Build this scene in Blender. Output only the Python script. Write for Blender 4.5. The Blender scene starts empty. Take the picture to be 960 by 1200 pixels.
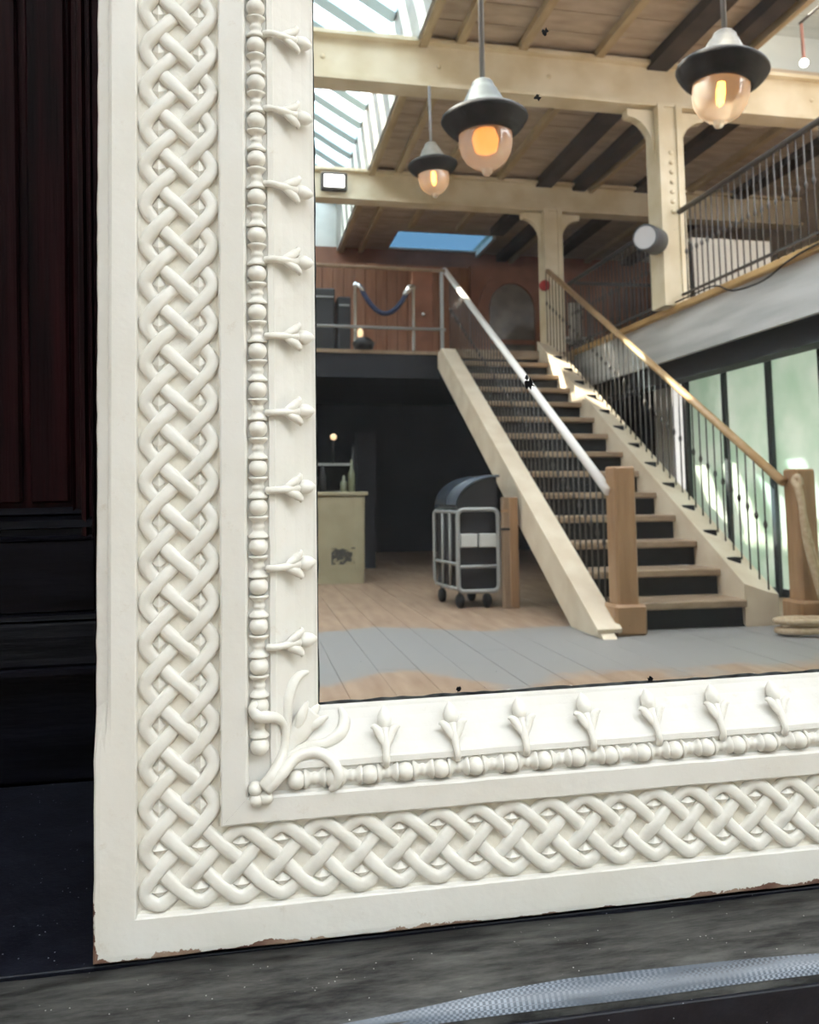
import bpy, math, random
import numpy as np
from mathutils import Matrix, Vector

random.seed(4)
S = bpy.context.scene
COL = S.collection
rad = math.radians

# ------------------------------------------------------------------ camera, light, exposure
# The photograph shows a leaning mirror.  Real world: mirror near y=0, camera at y=-0.84 looking
# towards +y, the hall that the mirror reflects stands behind the camera (y<0).
# "Hall" coordinates used below: (x, distance from the mirror, z); real y = -distance.
def _rx(a): c, s = math.cos(a), math.sin(a); return np.array([[1,0,0],[0,c,-s],[0,s,c]])
def _ry(a): c, s = math.cos(a), math.sin(a); return np.array([[c,0,s],[0,1,0],[-s,0,c]])
def _rz(a): c, s = math.cos(a), math.sin(a); return np.array([[c,-s,0],[s,c,0],[0,0,1]])
LEAN, MROLL, MYAW = rad(3.75), rad(-1.0), rad(1.25)
HINGE = np.array([0, 0, 0.88])
_B = _rz(-rad(11)) @ _rx(rad(6.3)) @ _ry(rad(0.4))
MIR = _rz(MYAW) @ _rx(-LEAN) @ _ry(MROLL)          # columns: along the glass, into the wall, up the glass
_n = MIR[:, 1]; _SM = np.eye(3) - 2*np.outer(_n, _n); _R2 = _SM @ np.diag([1, -1, 1.0])
cam_pos = HINGE + _SM @ (np.diag([1, -1, 1.0]) @ (np.array([0, -0.85, 0.88]) - HINGE))
_C = _R2 @ _B
NEAR = _rz(MYAW) @ _ry(MROLL)                       # the ledge and panelled wall run along the glass

cam = bpy.data.cameras.new('camera')
camo = bpy.data.objects.new('camera', cam); COL.objects.link(camo)
camo.matrix_world = Matrix((
    (_C[0,0], _C[0,2], -_C[0,1], cam_pos[0]),
    (_C[1,0], _C[1,2], -_C[1,1], cam_pos[1]),
    (_C[2,0], _C[2,2], -_C[2,1], cam_pos[2]), (0,0,0,1)))
cam.sensor_fit = 'HORIZONTAL'; cam.sensor_width = 36; cam.lens = 36*1000/960
cam.shift_y = -(600-470)/960
cam.clip_start = 0.02; cam.clip_end = 200
cam.dof.use_dof = True; cam.dof.focus_distance = 0.93; cam.dof.aperture_fstop = 13
S.camera = camo

W = bpy.data.worlds.new('sky'); S.world = W; W.use_nodes = True
bg = W.node_tree.nodes['Background']
bg.inputs[0].default_value = (0.94, 0.955, 1.0, 1); bg.inputs[1].default_value = 4.0

SUN_DIR = Vector((1.0, -0.35, -1.15))    # travelling direction in hall coordinates
sl = bpy.data.lights.new('sun', 'SUN'); sl.energy = 11.0; sl.angle = rad(0.6); sl.color = (1.0, 0.93, 0.80)
so = bpy.data.objects.new('sun', sl); COL.objects.link(so)
so.rotation_euler = Vector((SUN_DIR.x, -SUN_DIR.y, SUN_DIR.z)).to_track_quat('-Z', 'Y').to_euler()
so.location = (-6, -6, 9)

vs = S.view_settings
vs.view_transform = 'Standard'; vs.look = 'None'; vs.exposure = 1.28; vs.gamma = 1.0; vs.use_curve_mapping = False

# ------------------------------------------------------------------ materials
def mat(name, col, rough=0.6, metal=0.0, var=None, scale=8.0, stretch=(1,1,1), bump=0.0, bscale=None, spec=0.5, lo=0.35, hi=0.65, detail=5):
    m = bpy.data.materials.new(name); m.use_nodes = True
    nt = m.node_tree; b = nt.nodes['Principled BSDF']
    b.inputs['Base Color'].default_value = (*col, 1); b.inputs['Roughness'].default_value = rough
    b.inputs['Metallic'].default_value = metal; b.inputs['Specular IOR Level'].default_value = spec
    if var or bump:
        tc = nt.nodes.new('ShaderNodeTexCoord'); mp = nt.nodes.new('ShaderNodeMapping')
        mp.inputs['Scale'].default_value = stretch
        nt.links.new(tc.outputs['Object'], mp.inputs['Vector'])
    if var:
        n = nt.nodes.new('ShaderNodeTexNoise'); n.inputs['Scale'].default_value = scale; n.inputs['Detail'].default_value = detail
        nt.links.new(mp.outputs[0], n.inputs['Vector'])
        r = nt.nodes.new('ShaderNodeValToRGB')
        r.color_ramp.elements[0].position = lo; r.color_ramp.elements[0].color = (*col, 1)
        r.color_ramp.elements[1].position = hi; r.color_ramp.elements[1].color = (*var, 1)
        nt.links.new(n.outputs['Fac'], r.inputs['Fac']); nt.links.new(r.outputs[0], b.inputs['Base Color'])
    if bump:
        n2 = nt.nodes.new('ShaderNodeTexNoise'); n2.inputs['Scale'].default_value = bscale or scale*3; n2.inputs['Detail'].default_value = 6
        nt.links.new(mp.outputs[0], n2.inputs['Vector'])
        bp = nt.nodes.new('ShaderNodeBump'); bp.inputs['Strength'].default_value = bump; bp.inputs['Distance'].default_value = 0.002
        nt.links.new(n2.outputs['Fac'], bp.inputs['Height']); nt.links.new(bp.outputs[0], b.inputs['Normal'])
    return m

def paint_frame():
    """cream paint, worn through to brown wood along the outer bottom and left edges (object space = mirror local)"""
    m = bpy.data.materials.new('cream_frame_paint'); m.use_nodes = True
    nt = m.node_tree; L = nt.links.new; b = nt.nodes['Principled BSDF']
    b.inputs['Roughness'].default_value = 0.42; b.inputs['Specular IOR Level'].default_value = 0.35
    tc = nt.nodes.new('ShaderNodeTexCoord')
    n = nt.nodes.new('ShaderNodeTexNoise'); n.inputs['Scale'].default_value = 14; n.inputs['Detail'].default_value = 6
    L(tc.outputs['Object'], n.inputs['Vector'])
    r = nt.nodes.new('ShaderNodeValToRGB')
    r.color_ramp.elements[0].position = 0.3; r.color_ramp.elements[0].color = (0.69, 0.665, 0.605, 1)
    r.color_ramp.elements[1].position = 0.65; r.color_ramp.elements[1].color = (0.73, 0.712, 0.668, 1)
    L(n.outputs['Fac'], r.inputs['Fac'])
    ng = nt.nodes.new('ShaderNodeTexNoise'); ng.inputs['Scale'].default_value = 45; ng.inputs['Detail'].default_value = 8; ng.inputs['Roughness'].default_value = 0.75
    L(tc.outputs['Object'], ng.inputs['Vector'])
    rg_ = nt.nodes.new('ShaderNodeMapRange'); rg_.inputs[1].default_value = 0.60; rg_.inputs[2].default_value = 0.76; rg_.inputs[4].default_value = 0.55
    L(ng.outputs['Fac'], rg_.inputs[0])
    gm = nt.nodes.new('ShaderNodeMix'); gm.data_type = 'RGBA'; L(rg_.outputs[0], gm.inputs['Factor']); L(r.outputs[0], gm.inputs['A']); gm.inputs['B'].default_value = (0.50,0.42,0.31,1)
    # chips
    sx = nt.nodes.new('ShaderNodeSeparateXYZ'); L(tc.outputs['Object'], sx.inputs[0])
    n2 = nt.nodes.new('ShaderNodeTexNoise'); n2.inputs['Scale'].default_value = 11; n2.inputs['Detail'].default_value = 8
    n2.inputs['Roughness'].default_value = 0.65
    L(tc.outputs['Object'], n2.inputs['Vector'])
    th = nt.nodes.new('ShaderNodeMapRange'); th.inputs[1].default_value = 0.44; th.inputs[2].default_value = 0.66
    th.inputs[3].default_value = 0.0; th.inputs[4].default_value = 0.012
    L(n2.outputs['Fac'], th.inputs[0])
    ov = nt.nodes.new('ShaderNodeMath'); ov.operation = 'SUBTRACT'; ov.inputs[1].default_value = V0
    L(sx.outputs['Y'], ov.inputs[0])
    ou = nt.nodes.new('ShaderNodeMath'); ou.operation = 'SUBTRACT'; ou.inputs[1].default_value = U0 - 0.001
    L(sx.outputs['X'], ou.inputs[0])
    # the left edge is only chipped low down
    mu = nt.nodes.new('ShaderNodeMapRange'); mu.inputs[1].default_value = V0+0.12; mu.inputs[2].default_value = V0+0.2
    mu.inputs[3].default_value = 0.0; mu.inputs[4].default_value = 0.03
    L(sx.outputs['Y'], mu.inputs[0])
    ad = nt.nodes.new('ShaderNodeMath'); ad.operation = 'ADD'; L(ou.outputs[0], ad.inputs[0]); L(mu.outputs[0], ad.inputs[1])
    mn = nt.nodes.new('ShaderNodeMath'); mn.operation = 'MINIMUM'; L(ov.outputs[0], mn.inputs[0]); L(ad.outputs[0], mn.inputs[1])
    lt = nt.nodes.new('ShaderNodeMath'); lt.operation = 'LESS_THAN'; L(mn.outputs[0], lt.inputs[0]); L(th.outputs[0], lt.inputs[1])
    mx = nt.nodes.new('ShaderNodeMix'); mx.data_type = 'RGBA'
    L(lt.outputs[0], mx.inputs['Factor']); L(gm.outputs['Result'], mx.inputs['A']); cr_ = nt.nodes.new('ShaderNodeValToRGB'); cr_.color_ramp.elements[0].position = 0.42; cr_.color_ramp.elements[0].color = (0.13,0.055,0.04,1)
    cr_.color_ramp.elements[1].position = 0.6; cr_.color_ramp.elements[1].color = (0.38,0.27,0.20,1)
    L(n.outputs['Fac'], cr_.inputs[0]); L(cr_.outputs[0], mx.inputs['B'])
    L(mx.outputs['Result'], b.inputs['Base Color'])
    n3 = nt.nodes.new('ShaderNodeTexNoise'); n3.inputs['Scale'].default_value = 90; n3.inputs['Detail'].default_value = 5
    L(tc.outputs['Object'], n3.inputs['Vector'])
    sb = nt.nodes.new('ShaderNodeMath'); sb.operation = 'SUBTRACT'; L(n3.outputs['Fac'], sb.inputs[0]); L(lt.outputs[0], sb.inputs[1])
    bp = nt.nodes.new('ShaderNodeBump'); bp.inputs['Strength'].default_value = 0.45; bp.inputs['Distance'].default_value = 0.001
    L(sb.outputs[0], bp.inputs['Height']); L(bp.outputs[0], b.inputs['Normal'])
    return m

def mirror_mat():
    m = bpy.data.materials.new('old_mirror_silver'); m.use_nodes = True
    nt = m.node_tree; L = nt.links.new
    b = nt.nodes['Principled BSDF']; out = nt.nodes['Material Output']
    b.inputs['Base Color'].default_value = (0.93, 0.935, 0.93, 1); b.inputs['Metallic'].default_value = 1; b.inputs['Roughness'].default_value = 0.0
    d = nt.nodes.new('ShaderNodeBsdfDiffuse'); d.inputs[0].default_value = (0.7, 0.75, 0.85, 1)
    mx = nt.nodes.new('ShaderNodeMixShader')
    tc = nt.nodes.new('ShaderNodeTexCoord')
    v = nt.nodes.new('ShaderNodeTexVoronoi'); v.inputs['Scale'].default_value = 90; L(tc.outputs['Object'], v.inputs['Vector'])
    lt = nt.nodes.new('ShaderNodeMath'); lt.operation = 'LESS_THAN'; lt.inputs[1].default_value = 0.035; L(v.outputs['Distance'], lt.inputs[0])
    n = nt.nodes.new('ShaderNodeTexNoise'); n.inputs['Scale'].default_value = 23; L(tc.outputs['Object'], n.inputs['Vector'])
    gt = nt.nodes.new('ShaderNodeMath'); gt.operation = 'GREATER_THAN'; gt.inputs[1].default_value = 0.6; L(n.outputs['Fac'], gt.inputs[0])
    mu = nt.nodes.new('ShaderNodeMath'); mu.operation = 'MULTIPLY'; L(lt.outputs[0], mu.inputs[0]); L(gt.outputs[0], mu.inputs[1])
    ma = nt.nodes.new('ShaderNodeMath'); ma.operation = 'MULTIPLY_ADD'; L(mu.outputs[0], ma.inputs[0]); ma.inputs[1].default_value = 0.3; ma.inputs[2].default_value = 0.012
    L(ma.outputs[0], mx.inputs[0]); L(b.outputs[0], mx.inputs[1]); L(d.outputs[0], mx.inputs[2]); L(mx.outputs[0], out.inputs[0])
    return m

def pane_mat(name, col):
    m = bpy.data.materials.new(name); m.use_nodes = True
    nt = m.node_tree; nt.nodes.remove(nt.nodes['Principled BSDF'])
    t = nt.nodes.new('ShaderNodeBsdfTransparent'); t.inputs[0].default_value = (*col, 1)
    g = nt.nodes.new('ShaderNodeBsdfGlossy'); g.inputs['Roughness'].default_value = 0.05
    mx = nt.nodes.new('ShaderNodeMixShader'); mx.inputs[0].default_value = 0.05
    nt.links.new(t.outputs[0], mx.inputs[1]); nt.links.new(g.outputs[0], mx.inputs[2])
    nt.links.new(mx.outputs[0], nt.nodes['Material Output'].inputs[0])
    return m

def emit_mat(name, col, s):
    m = bpy.data.materials.new(name); m.use_nodes = True
    b = m.node_tree.nodes['Principled BSDF']
    b.inputs['Base Color'].default_value = (*col, 1); b.inputs['Emission Color'].default_value = (*col, 1); b.inputs['Emission Strength'].default_value = s
    return m

def floor_mat():
    m = bpy.data.materials.new('worn_floor'); m.use_nodes = True
    nt = m.node_tree; L = nt.links.new; b = nt.nodes['Principled BSDF']; b.inputs['Roughness'].default_value = 0.5
    tc = nt.nodes.new('ShaderNodeTexCoord')
    geo = nt.nodes.new('ShaderNodeNewGeometry')
    n = nt.nodes.new('ShaderNodeTexNoise'); n.inputs['Scale'].default_value = 3; n.inputs['Detail'].default_value = 6
    mpn = nt.nodes.new('ShaderNodeMapping'); mpn.inputs['Scale'].default_value = (5, 0.8, 1)
    L(geo.outputs['Position'], mpn.inputs[0]); L(mpn.outputs[0], n.inputs['Vector'])
    r = nt.nodes.new('ShaderNodeValToRGB')
    r.color_ramp.elements[0].position = 0.3; r.color_ramp.elements[0].color = (0.27, 0.175, 0.115, 1)
    r.color_ramp.elements[1].position = 0.7; r.color_ramp.elements[1].color = (0.40, 0.285, 0.195, 1)
    L(n.outputs['Fac'], r.inputs[0])
    # worn grey paint: a broad streak across the floor (its outline is paint, not light)
    n2 = nt.nodes.new('ShaderNodeTexNoise'); n2.inputs['Scale'].default_value = 0.9; n2.inputs['Detail'].default_value = 5
    L(geo.outputs['Position'], n2.inputs['Vector'])
    sx = nt.nodes.new('ShaderNodeSeparateXYZ'); L(geo.outputs['Position'], sx.inputs[0])
    a = nt.nodes.new('ShaderNodeMath'); a.operation = 'ADD'; a.inputs[1].default_value = 4.0; L(sx.outputs['Y'], a.inputs[0])
    ab = nt.nodes.new('ShaderNodeMath'); ab.operation = 'ABSOLUTE'; L(a.outputs[0], ab.inputs[0])
    k = nt.nodes.new('ShaderNodeMath'); k.operation = 'MULTIPLY_ADD'; L(n2.outputs['Fac'], k.inputs[0]); k.inputs[1].default_value = 1.6; k.inputs[2].default_value = -0.05
    lt = nt.nodes.new('ShaderNodeMath'); lt.operation = 'SUBTRACT'; L(k.outputs[0], lt.inputs[0]); L(ab.outputs[0], lt.inputs[1])
    mr = nt.nodes.new('ShaderNodeMapRange'); mr.inputs[1].default_value = -0.04; mr.inputs[2].default_value = 0.06; L(lt.outputs[0], mr.inputs[0])
    mx = nt.nodes.new('ShaderNodeMix'); mx.data_type = 'RGBA'; L(mr.outputs[0], mx.inputs['Factor']); L(r.outputs[0], mx.inputs['A'])
    mx.inputs['B'].default_value = (0.262, 0.255, 0.245, 1)
    L(mx.outputs['Result'], b.inputs['Base Color'])
    return m

# ------------------------------------------------------------------ mesh helpers
class MB:
    def __init__(s): s.v = []; s.f = []; s.sm = []
    def add(s, vs_, fs, smooth=False):
        o = len(s.v); s.v += [tuple(p) for p in vs_]; s.f += [tuple(i+o for i in f) for f in fs]; s.sm += [smooth]*len(fs); return s
    def box(s, x0, x1, y0, y1, z0, z1):
        return s.add([(x0,y0,z0),(x1,y0,z0),(x1,y1,z0),(x0,y1,z0),(x0,y0,z1),(x1,y0,z1),(x1,y1,z1),(x0,y1,z1)],
              [(0,3,2,1),(4,5,6,7),(0,1,5,4),(1,2,6,5),(2,3,7,6),(3,0,4,7)])
    def bevbox(s, x0, x1, y0, y1, z0, z1, b):
        """box with chamfered edges along all three axes"""
        vs_ = []
        X, Y, Z = (x0,x1), (y0,y1), (z0,z1)
        sg = (1,-1)
        idx = {}
        for i in (0,1):
            for j in (0,1):
                for k in (0,1):
                    for a in range(3):
                        p = [X[i]+sg[i]*b, Y[j]+sg[j]*b, Z[k]+sg[k]*b]
                        p[a] = (X[i], Y[j], Z[k])[a]
                        idx[i,j,k,a] = len(vs_); vs_.append(tuple(p))
        g = lambda i,j,k,a: idx[i,j,k,a]
        fs = [(g(0,0,0,0),g(0,0,1,0),g(0,1,1,0),g(0,1,0,0)),(g(1,0,0,0),g(1,1,0,0),g(1,1,1,0),g(1,0,1,0)),
              (g(0,0,0,1),g(1,0,0,1),g(1,0,1,1),g(0,0,1,1)),(g(0,1,0,1),g(0,1,1,1),g(1,1,1,1),g(1,1,0,1)),
              (g(0,0,0,2),g(0,1,0,2),g(1,1,0,2),g(1,0,0,2)),(g(0,0,1,2),g(1,0,1,2),g(1,1,1,2),g(0,1,1,2))]
        for i in (0,1):
            for j in (0,1):
                q = (g(i,j,0,0),g(i,j,1,0),g(i,j,1,1),g(i,j,0,1)); fs.append(q if i != j else q[::-1])
                q = (g(i,0,j,0),g(i,1,j,0),g(i,1,j,2),g(i,0,j,2)); fs.append(q if i == j else q[::-1])
                q = (g(0,i,j,1),g(1,i,j,1),g(1,i,j,2),g(0,i,j,2)); fs.append(q if i != j else q[::-1])
                for k in (0,1):
                    t = (g(i,j,k,0),g(i,j,k,1),g(i,j,k,2)); fs.append(t if (i+j+k) % 2 == 0 else t[::-1])
        return s.add(vs_, fs)
    def bar(s, p0, p1, w, h=None, up=(0,0,1)):
        h = h or w
        p0, p1 = Vector(p0), Vector(p1); d = (p1-p0).normalized(); up = Vector(up)
        if abs(d.dot(up)) > 0.98: up = Vector((0,1,0))
        r = d.cross(up).normalized(); u = r.cross(d)
        c = [(-w/2,-h/2),(w/2,-h/2),(w/2,h/2),(-w/2,h/2)]
        vs_ = [p + r*a + u*b for p in (p0,p1) for a,b in c]
        return s.add(vs_, [(3,2,1,0),(4,5,6,7),(0,1,5,4),(1,2,6,5),(2,3,7,6),(3,0,4,7)])
    def tube(s, path, r, seg=8, cap=True, flat=1.0, flat_axis=None, closed=False):
        """round sweep; r is a number or one per point; flat squashes it along flat_axis"""
        P = [Vector(p) for p in path]; n = len(P)
        R = r if isinstance(r, (list, tuple)) else [r]*n
        prev = None; vs_ = []
        for i in range(n):
            a = P[(i-1) % n] if (closed or i > 0) else P[i]; b = P[(i+1) % n] if (closed or i < n-1) else P[i]
            t = (b-a).normalized()
            if flat_axis is not None:
                N = Vector(flat_axis); N = (N - t*N.dot(t)).normalized()
            elif prev is None:
                N = t.orthogonal().normalized()
            else:
                N = prev - t*prev.dot(t); N = N.normalized() if N.length > 1e-6 else t.orthogonal().normalized()
            prev = N; Bn = t.cross(N)
            for k in range(seg):
                q = 2*math.pi*k/seg
                vs_.append(P[i] + N*(math.cos(q)*R[i]*flat) + Bn*(math.sin(q)*R[i]))
        fs = []
        for i in range(n if closed else n-1):
            j = (i+1) % n
            for k in range(seg):
                k2 = (k+1) % seg
                fs.append((i*seg+k, i*seg+k2, j*seg+k2, j*seg+k))
        if cap and not closed:
            fs.append(tuple(range(seg))[::-1]); fs.append(tuple((n-1)*seg+k for k in range(seg)))
        return s.add(vs_, fs, True)
    def lathe(s, prof, c=(0,0,0), seg=24, axis=(0,0,1), smooth=True):
        ax = Vector(axis).normalized(); a = ax.orthogonal().normalized(); b = ax.cross(a); c = Vector(c)
        n = len(prof); vs_ = []
        for r, z in prof:
            for k in range(seg):
                q = 2*math.pi*k/seg
                vs_.append(c + ax*z + (a*math.cos(q)+b*math.sin(q))*max(r, 1e-5))
        fs = []
        for i in range(n-1):
            for k in range(seg):
                k2 = (k+1) % seg
                fs.append((i*seg+k, i*seg+k2, (i+1)*seg+k2, (i+1)*seg+k))
        return s.add(vs_, fs, smooth)
    def prism(s, poly, axis, a0, a1):
        """polygon (2-D, counter-clockwise) pushed along axis 'x','y' or 'z'"""
        def P(p, a):
            return (a,p[0],p[1]) if axis == 'x' else ((p[0],a,p[1]) if axis == 'y' else (p[0],p[1],a))
        n = len(poly)
        vs_ = [P(p,a0) for p in poly] + [P(p,a1) for p in poly]
        fs = [tuple(range(n))[::-1], tuple(range(n,2*n))] + [(i,(i+1)%n,n+(i+1)%n,n+i) for i in range(n)]
        if axis == 'y': fs = [f[::-1] for f in fs]
        return s.add(vs_, fs)
    def ball(s, c, r, seg=12, rings=8):
        rx_, ry_, rz_ = r if isinstance(r, (tuple, list)) else (r,r,r)
        vs_ = [(c[0],c[1],c[2]-rz_)]
        for i in range(1, rings):
            p = math.pi*i/rings
            for k in range(seg):
                q = 2*math.pi*k/seg
                vs_.append((c[0]+rx_*math.sin(p)*math.cos(q), c[1]+ry_*math.sin(p)*math.sin(q), c[2]-rz_*math.cos(p)))
        vs_.append((c[0],c[1],c[2]+rz_)); T = len(vs_)-1
        fs = [(0, 1+(k+1)%seg, 1+k) for k in range(seg)]
        for i in range(rings-2):
            for k in range(seg):
                a = 1+i*seg+k; b = 1+i*seg+(k+1)%seg
                fs.append((a,b,b+seg,a+seg))
        o = 1+(rings-2)*seg
        fs += [(o+k, o+(k+1)%seg, T) for k in range(seg)]
        return s.add(vs_, fs, True)
    def mesh(s, name, m, off=(0,0,0), flip=False):
        me = bpy.data.meshes.new(name)
        if flip:
            V_ = [(x-off[0], -y-off[1], z-off[2]) for x,y,z in s.v]; F_ = [f[::-1] for f in s.f]
        else:
            V_ = [(x-off[0], y-off[1], z-off[2]) for x,y,z in s.v]; F_ = s.f
        me.from_pydata(V_, [], F_); me.polygons.foreach_set('use_smooth', s.sm); me.update()
        me.materials.append(m); return me

WORLD = {}
def link(o, parent=None):
    COL.objects.link(o)
    if parent is not None: o.parent = parent
    return o
def tag(o, label=None, cat=None, group=None, kind=None):
    if label: o['label'] = label
    if cat: o['category'] = cat
    if group: o['group'] = group
    if kind: o['kind'] = kind
    return o
def hall(name, x, y, z, label=None, cat=None, group=None, kind=None):
    """Empty at the base of a thing of the hall, hall coordinates"""
    o = bpy.data.objects.new(name, None); COL.objects.link(o); o.empty_display_size = 0.05
    o.location = (x, -y, z); WORLD[o.name] = (x, -y, z)
    return tag(o, label, cat, group, kind)
def put(mb, name, m, parent=None, label=None, cat=None, group=None, kind=None):
    """mesh in hall coordinates -> real world, with a parent or on its own"""
    if parent is not None: off = WORLD[parent.name]
    else:
        xs = [p[0] for p in mb.v]; ys = [p[1] for p in mb.v]; zs = [p[2] for p in mb.v]
        off = ((min(xs)+max(xs))/2, -(min(ys)+max(ys))/2, min(zs))
    o = bpy.data.objects.new(name, mb.mesh(name, m, off, True)); link(o, parent)
    if parent is None: o.location = off
    WORLD[o.name] = off
    return tag(o, label, cat, group, kind)
def inst(me, name, x, y, z, parent):
    """shared mesh placed at hall coordinates under a parent"""
    o = bpy.data.objects.new(name, me); link(o, parent)
    w = WORLD[parent.name]; o.location = (x-w[0], -y-w[1], z-w[2]); return o

# ------------------------------------------------------------------ mirror frame dimensions (mirror local: u right, v up, w to viewer)
CELL = 0.0367; NU, NV = 26, 46
U0, V0 = -0.1312, -0.4060
FW, FH = NU*CELL + 0.075, NV*CELL + 0.075
U1, V1 = U0+FW, V0+FH
GL = 0.202            # rail width

M_frame = paint_frame()
M_mirror = mirror_mat()
M_orn = mat('cream_ornament_paint', (0.725,0.70,0.635), 0.34, var=(0.765,0.745,0.69), scale=30, bump=0.25, bscale=160, spec=0.4)
M_field = mat('field_paint_dirt_and_bounce', (0.71,0.665,0.56), 0.5, var=(0.75,0.72,0.65), scale=18, bump=0.5, bscale=120)  # yellower tone holds both old dirt and warm light bounced in the recess
M_edge = mat('mirror_edge_tarnish', (0.012,0.014,0.016), 0.6, var=(0.07,0.075,0.075), scale=60, spec=0.1)
M_blem = mat('lost_silver_black', (0.003,0.003,0.004), 0.6, spec=0.1)
M_dark = mat('black_void', (0.006,0.007,0.009), 0.7)

# ------------------------------------------------------------------ the setting on the near side: ledge and dark wood wall behind the mirror
M_ledge = mat('black_painted_ledge', (0.010,0.011,0.014), 0.45, var=(0.028,0.03,0.034), scale=9, bump=0.5, bscale=60, lo=0.4, hi=0.75)
def dusty(name, base, grey, dust, rough, wear_scale=(3,14,3), sp=0.62):
    """dark paint with worn grey streaks and white dust specks"""
    m = bpy.data.materials.new(name); m.use_nodes = True
    nt = m.node_tree; L = nt.links.new; b = nt.nodes['Principled BSDF']; b.inputs['Roughness'].default_value = rough; b.inputs['Specular IOR Level'].default_value = 0.3
    tc = nt.nodes.new('ShaderNodeTexCoord'); mp = nt.nodes.new('ShaderNodeMapping'); mp.inputs['Scale'].default_value = wear_scale
    L(tc.outputs['Object'], mp.inputs[0])
    n = nt.nodes.new('ShaderNodeTexNoise'); n.inputs['Scale'].default_value = 6; n.inputs['Detail'].default_value = 9; n.inputs['Roughness'].default_value = 0.7
    L(mp.outputs[0], n.inputs['Vector'])
    r = nt.nodes.new('ShaderNodeValToRGB'); r.color_ramp.elements[0].position = 0.38; r.color_ramp.elements[0].color = (*base,1)
    r.color_ramp.elements[1].position = 0.72; r.color_ramp.elements[1].color = (*grey,1); L(n.outputs['Fac'], r.inputs[0])
    v = nt.nodes.new('ShaderNodeTexVoronoi'); v.inputs['Scale'].default_value = 170; v.inputs['Randomness'].default_value = 1.0; L(tc.outputs['Object'], v.inputs['Vector'])
    lt = nt.nodes.new('ShaderNodeMath'); lt.operation = 'LESS_THAN'; lt.inputs[1].default_value = 0.095; L(v.outputs['Distance'], lt.inputs[0])
    n2 = nt.nodes.new('ShaderNodeTexNoise'); n2.inputs['Scale'].default_value = 40; n2.inputs['Detail'].default_value = 4; L(tc.outputs['Object'], n2.inputs['Vector'])
    gt = nt.nodes.new('ShaderNodeMath'); gt.operation = 'GREATER_THAN'; gt.inputs[1].default_value = sp; L(n2.outputs['Fac'], gt.inputs[0])
    mu = nt.nodes.new('ShaderNodeMath'); mu.operation = 'MULTIPLY'; L(lt.outputs[0], mu.inputs[0]); L(gt.outputs[0], mu.inputs[1])
    mx = nt.nodes.new('ShaderNodeMix'); mx.data_type = 'RGBA'; L(mu.outputs[0], mx.inputs['Factor']); L(r.outputs[0], mx.inputs['A']); mx.inputs['B'].default_value = (*dust,1)
    L(mx.outputs['Result'], b.inputs['Base Color'])
    bp = nt.nodes.new('ShaderNodeBump'); bp.inputs['Strength'].default_value = 0.6; bp.inputs['Distance'].default_value = 0.002
    L(n.outputs['Fac'], bp.inputs['Height']); L(bp.outputs[0], b.inputs['Normal'])
    return m
M_ledge_back = dusty('black_board_paint', (0.003,0.0035,0.008), (0.013,0.015,0.024), (0.40,0.42,0.48), 0.5, (4,4,4), 0.55)
M_ledge_front = dusty('weathered_black_board', (0.012,0.012,0.013), (0.12,0.12,0.112), (0.5,0.5,0.48), 0.42, (2,12,3), 0.55)
M_wood_dark = mat('dark_mahogany', (0.003,0.0008,0.0018), 0.45, var=(0.024,0.0045,0.006), scale=5, stretch=(14,14,0.6), bump=0.5, bscale=16, lo=0.35, hi=0.75, spec=0.10)
M_wood_black = mat('shade_black_wood', (0.0016,0.0016,0.003), 0.4, var=(0.006,0.006,0.010), scale=5, stretch=(1,6,8), bump=0.4, bscale=20, spec=0.12)  # shadow on the lower door is put into this near-black colour
M_tape = mat('woven_tape_sheen_colour', (0.035,0.045,0.06), 0.30, var=(0.30,0.35,0.42), scale=9, stretch=(0.6,5,1), bump=0.0)  # pale blue-grey stands in for the sheen on the woven strip
def _weave(m):
    nt = m.node_tree; L = nt.links.new; b = nt.nodes['Principled BSDF']
    tc = nt.nodes.new('ShaderNodeTexCoord'); ck = nt.nodes.new('ShaderNodeTexChecker'); ck.inputs['Scale'].default_value = 380
    L(tc.outputs['Object'], ck.inputs['Vector'])
    bp = nt.nodes.new('ShaderNodeBump'); bp.inputs['Strength'].default_value = 0.5; bp.inputs['Distance'].default_value = 0.001
    L(ck.outputs['Fac'], bp.inputs['Height']); L(bp.outputs[0], b.inputs['Normal'])
    mx = nt.nodes.new('ShaderNodeMix'); mx.data_type = 'RGBA'; src = b.inputs['Base Color'].links[0].from_socket
    L(ck.outputs['Fac'], mx.inputs['Factor']); L(src, mx.inputs['A']); mx.inputs['B'].default_value = (0.09,0.11,0.14,1)
    L(mx.outputs['Result'], b.inputs['Base Color'])
_weave(M_tape)

LZ = -0.4064          # ledge top, measured from the mirror's hinge height
def near_thing(name, x, y, z, **k):
    """Empty of the near side; its children are built in ledge coordinates (x along, y into the wall, z from hinge)"""
    o = bpy.data.objects.new(name, None); COL.objects.link(o); o.empty_display_size = 0.05
    p = HINGE + NEAR @ np.array([x, y, z])
    o.matrix_world = Matrix([[*NEAR[i], p[i]] for i in range(3)] + [[0,0,0,1]])
    WORLD[o.name] = (x, y, z); return tag(o, **k)
def near(mb, name, m, parent, **k):
    off = WORLD[parent.name]
    o = bpy.data.objects.new(name, mb.mesh(name, m, off)); link(o, parent)
    WORLD[o.name] = tuple(off); tag(o, **k); return o

FLZ = -0.88
ledge = near_thing('ledge', 0.3, 0.05, FLZ, label='long black painted ledge, dusty and scuffed, carrying the cream mirror', cat='ledge')
near(MB().bevbox(-1.6, 2.2, -0.062, 0.31, LZ-0.05, LZ, 0.0008), 'top_board', M_ledge_back, ledge)
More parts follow.
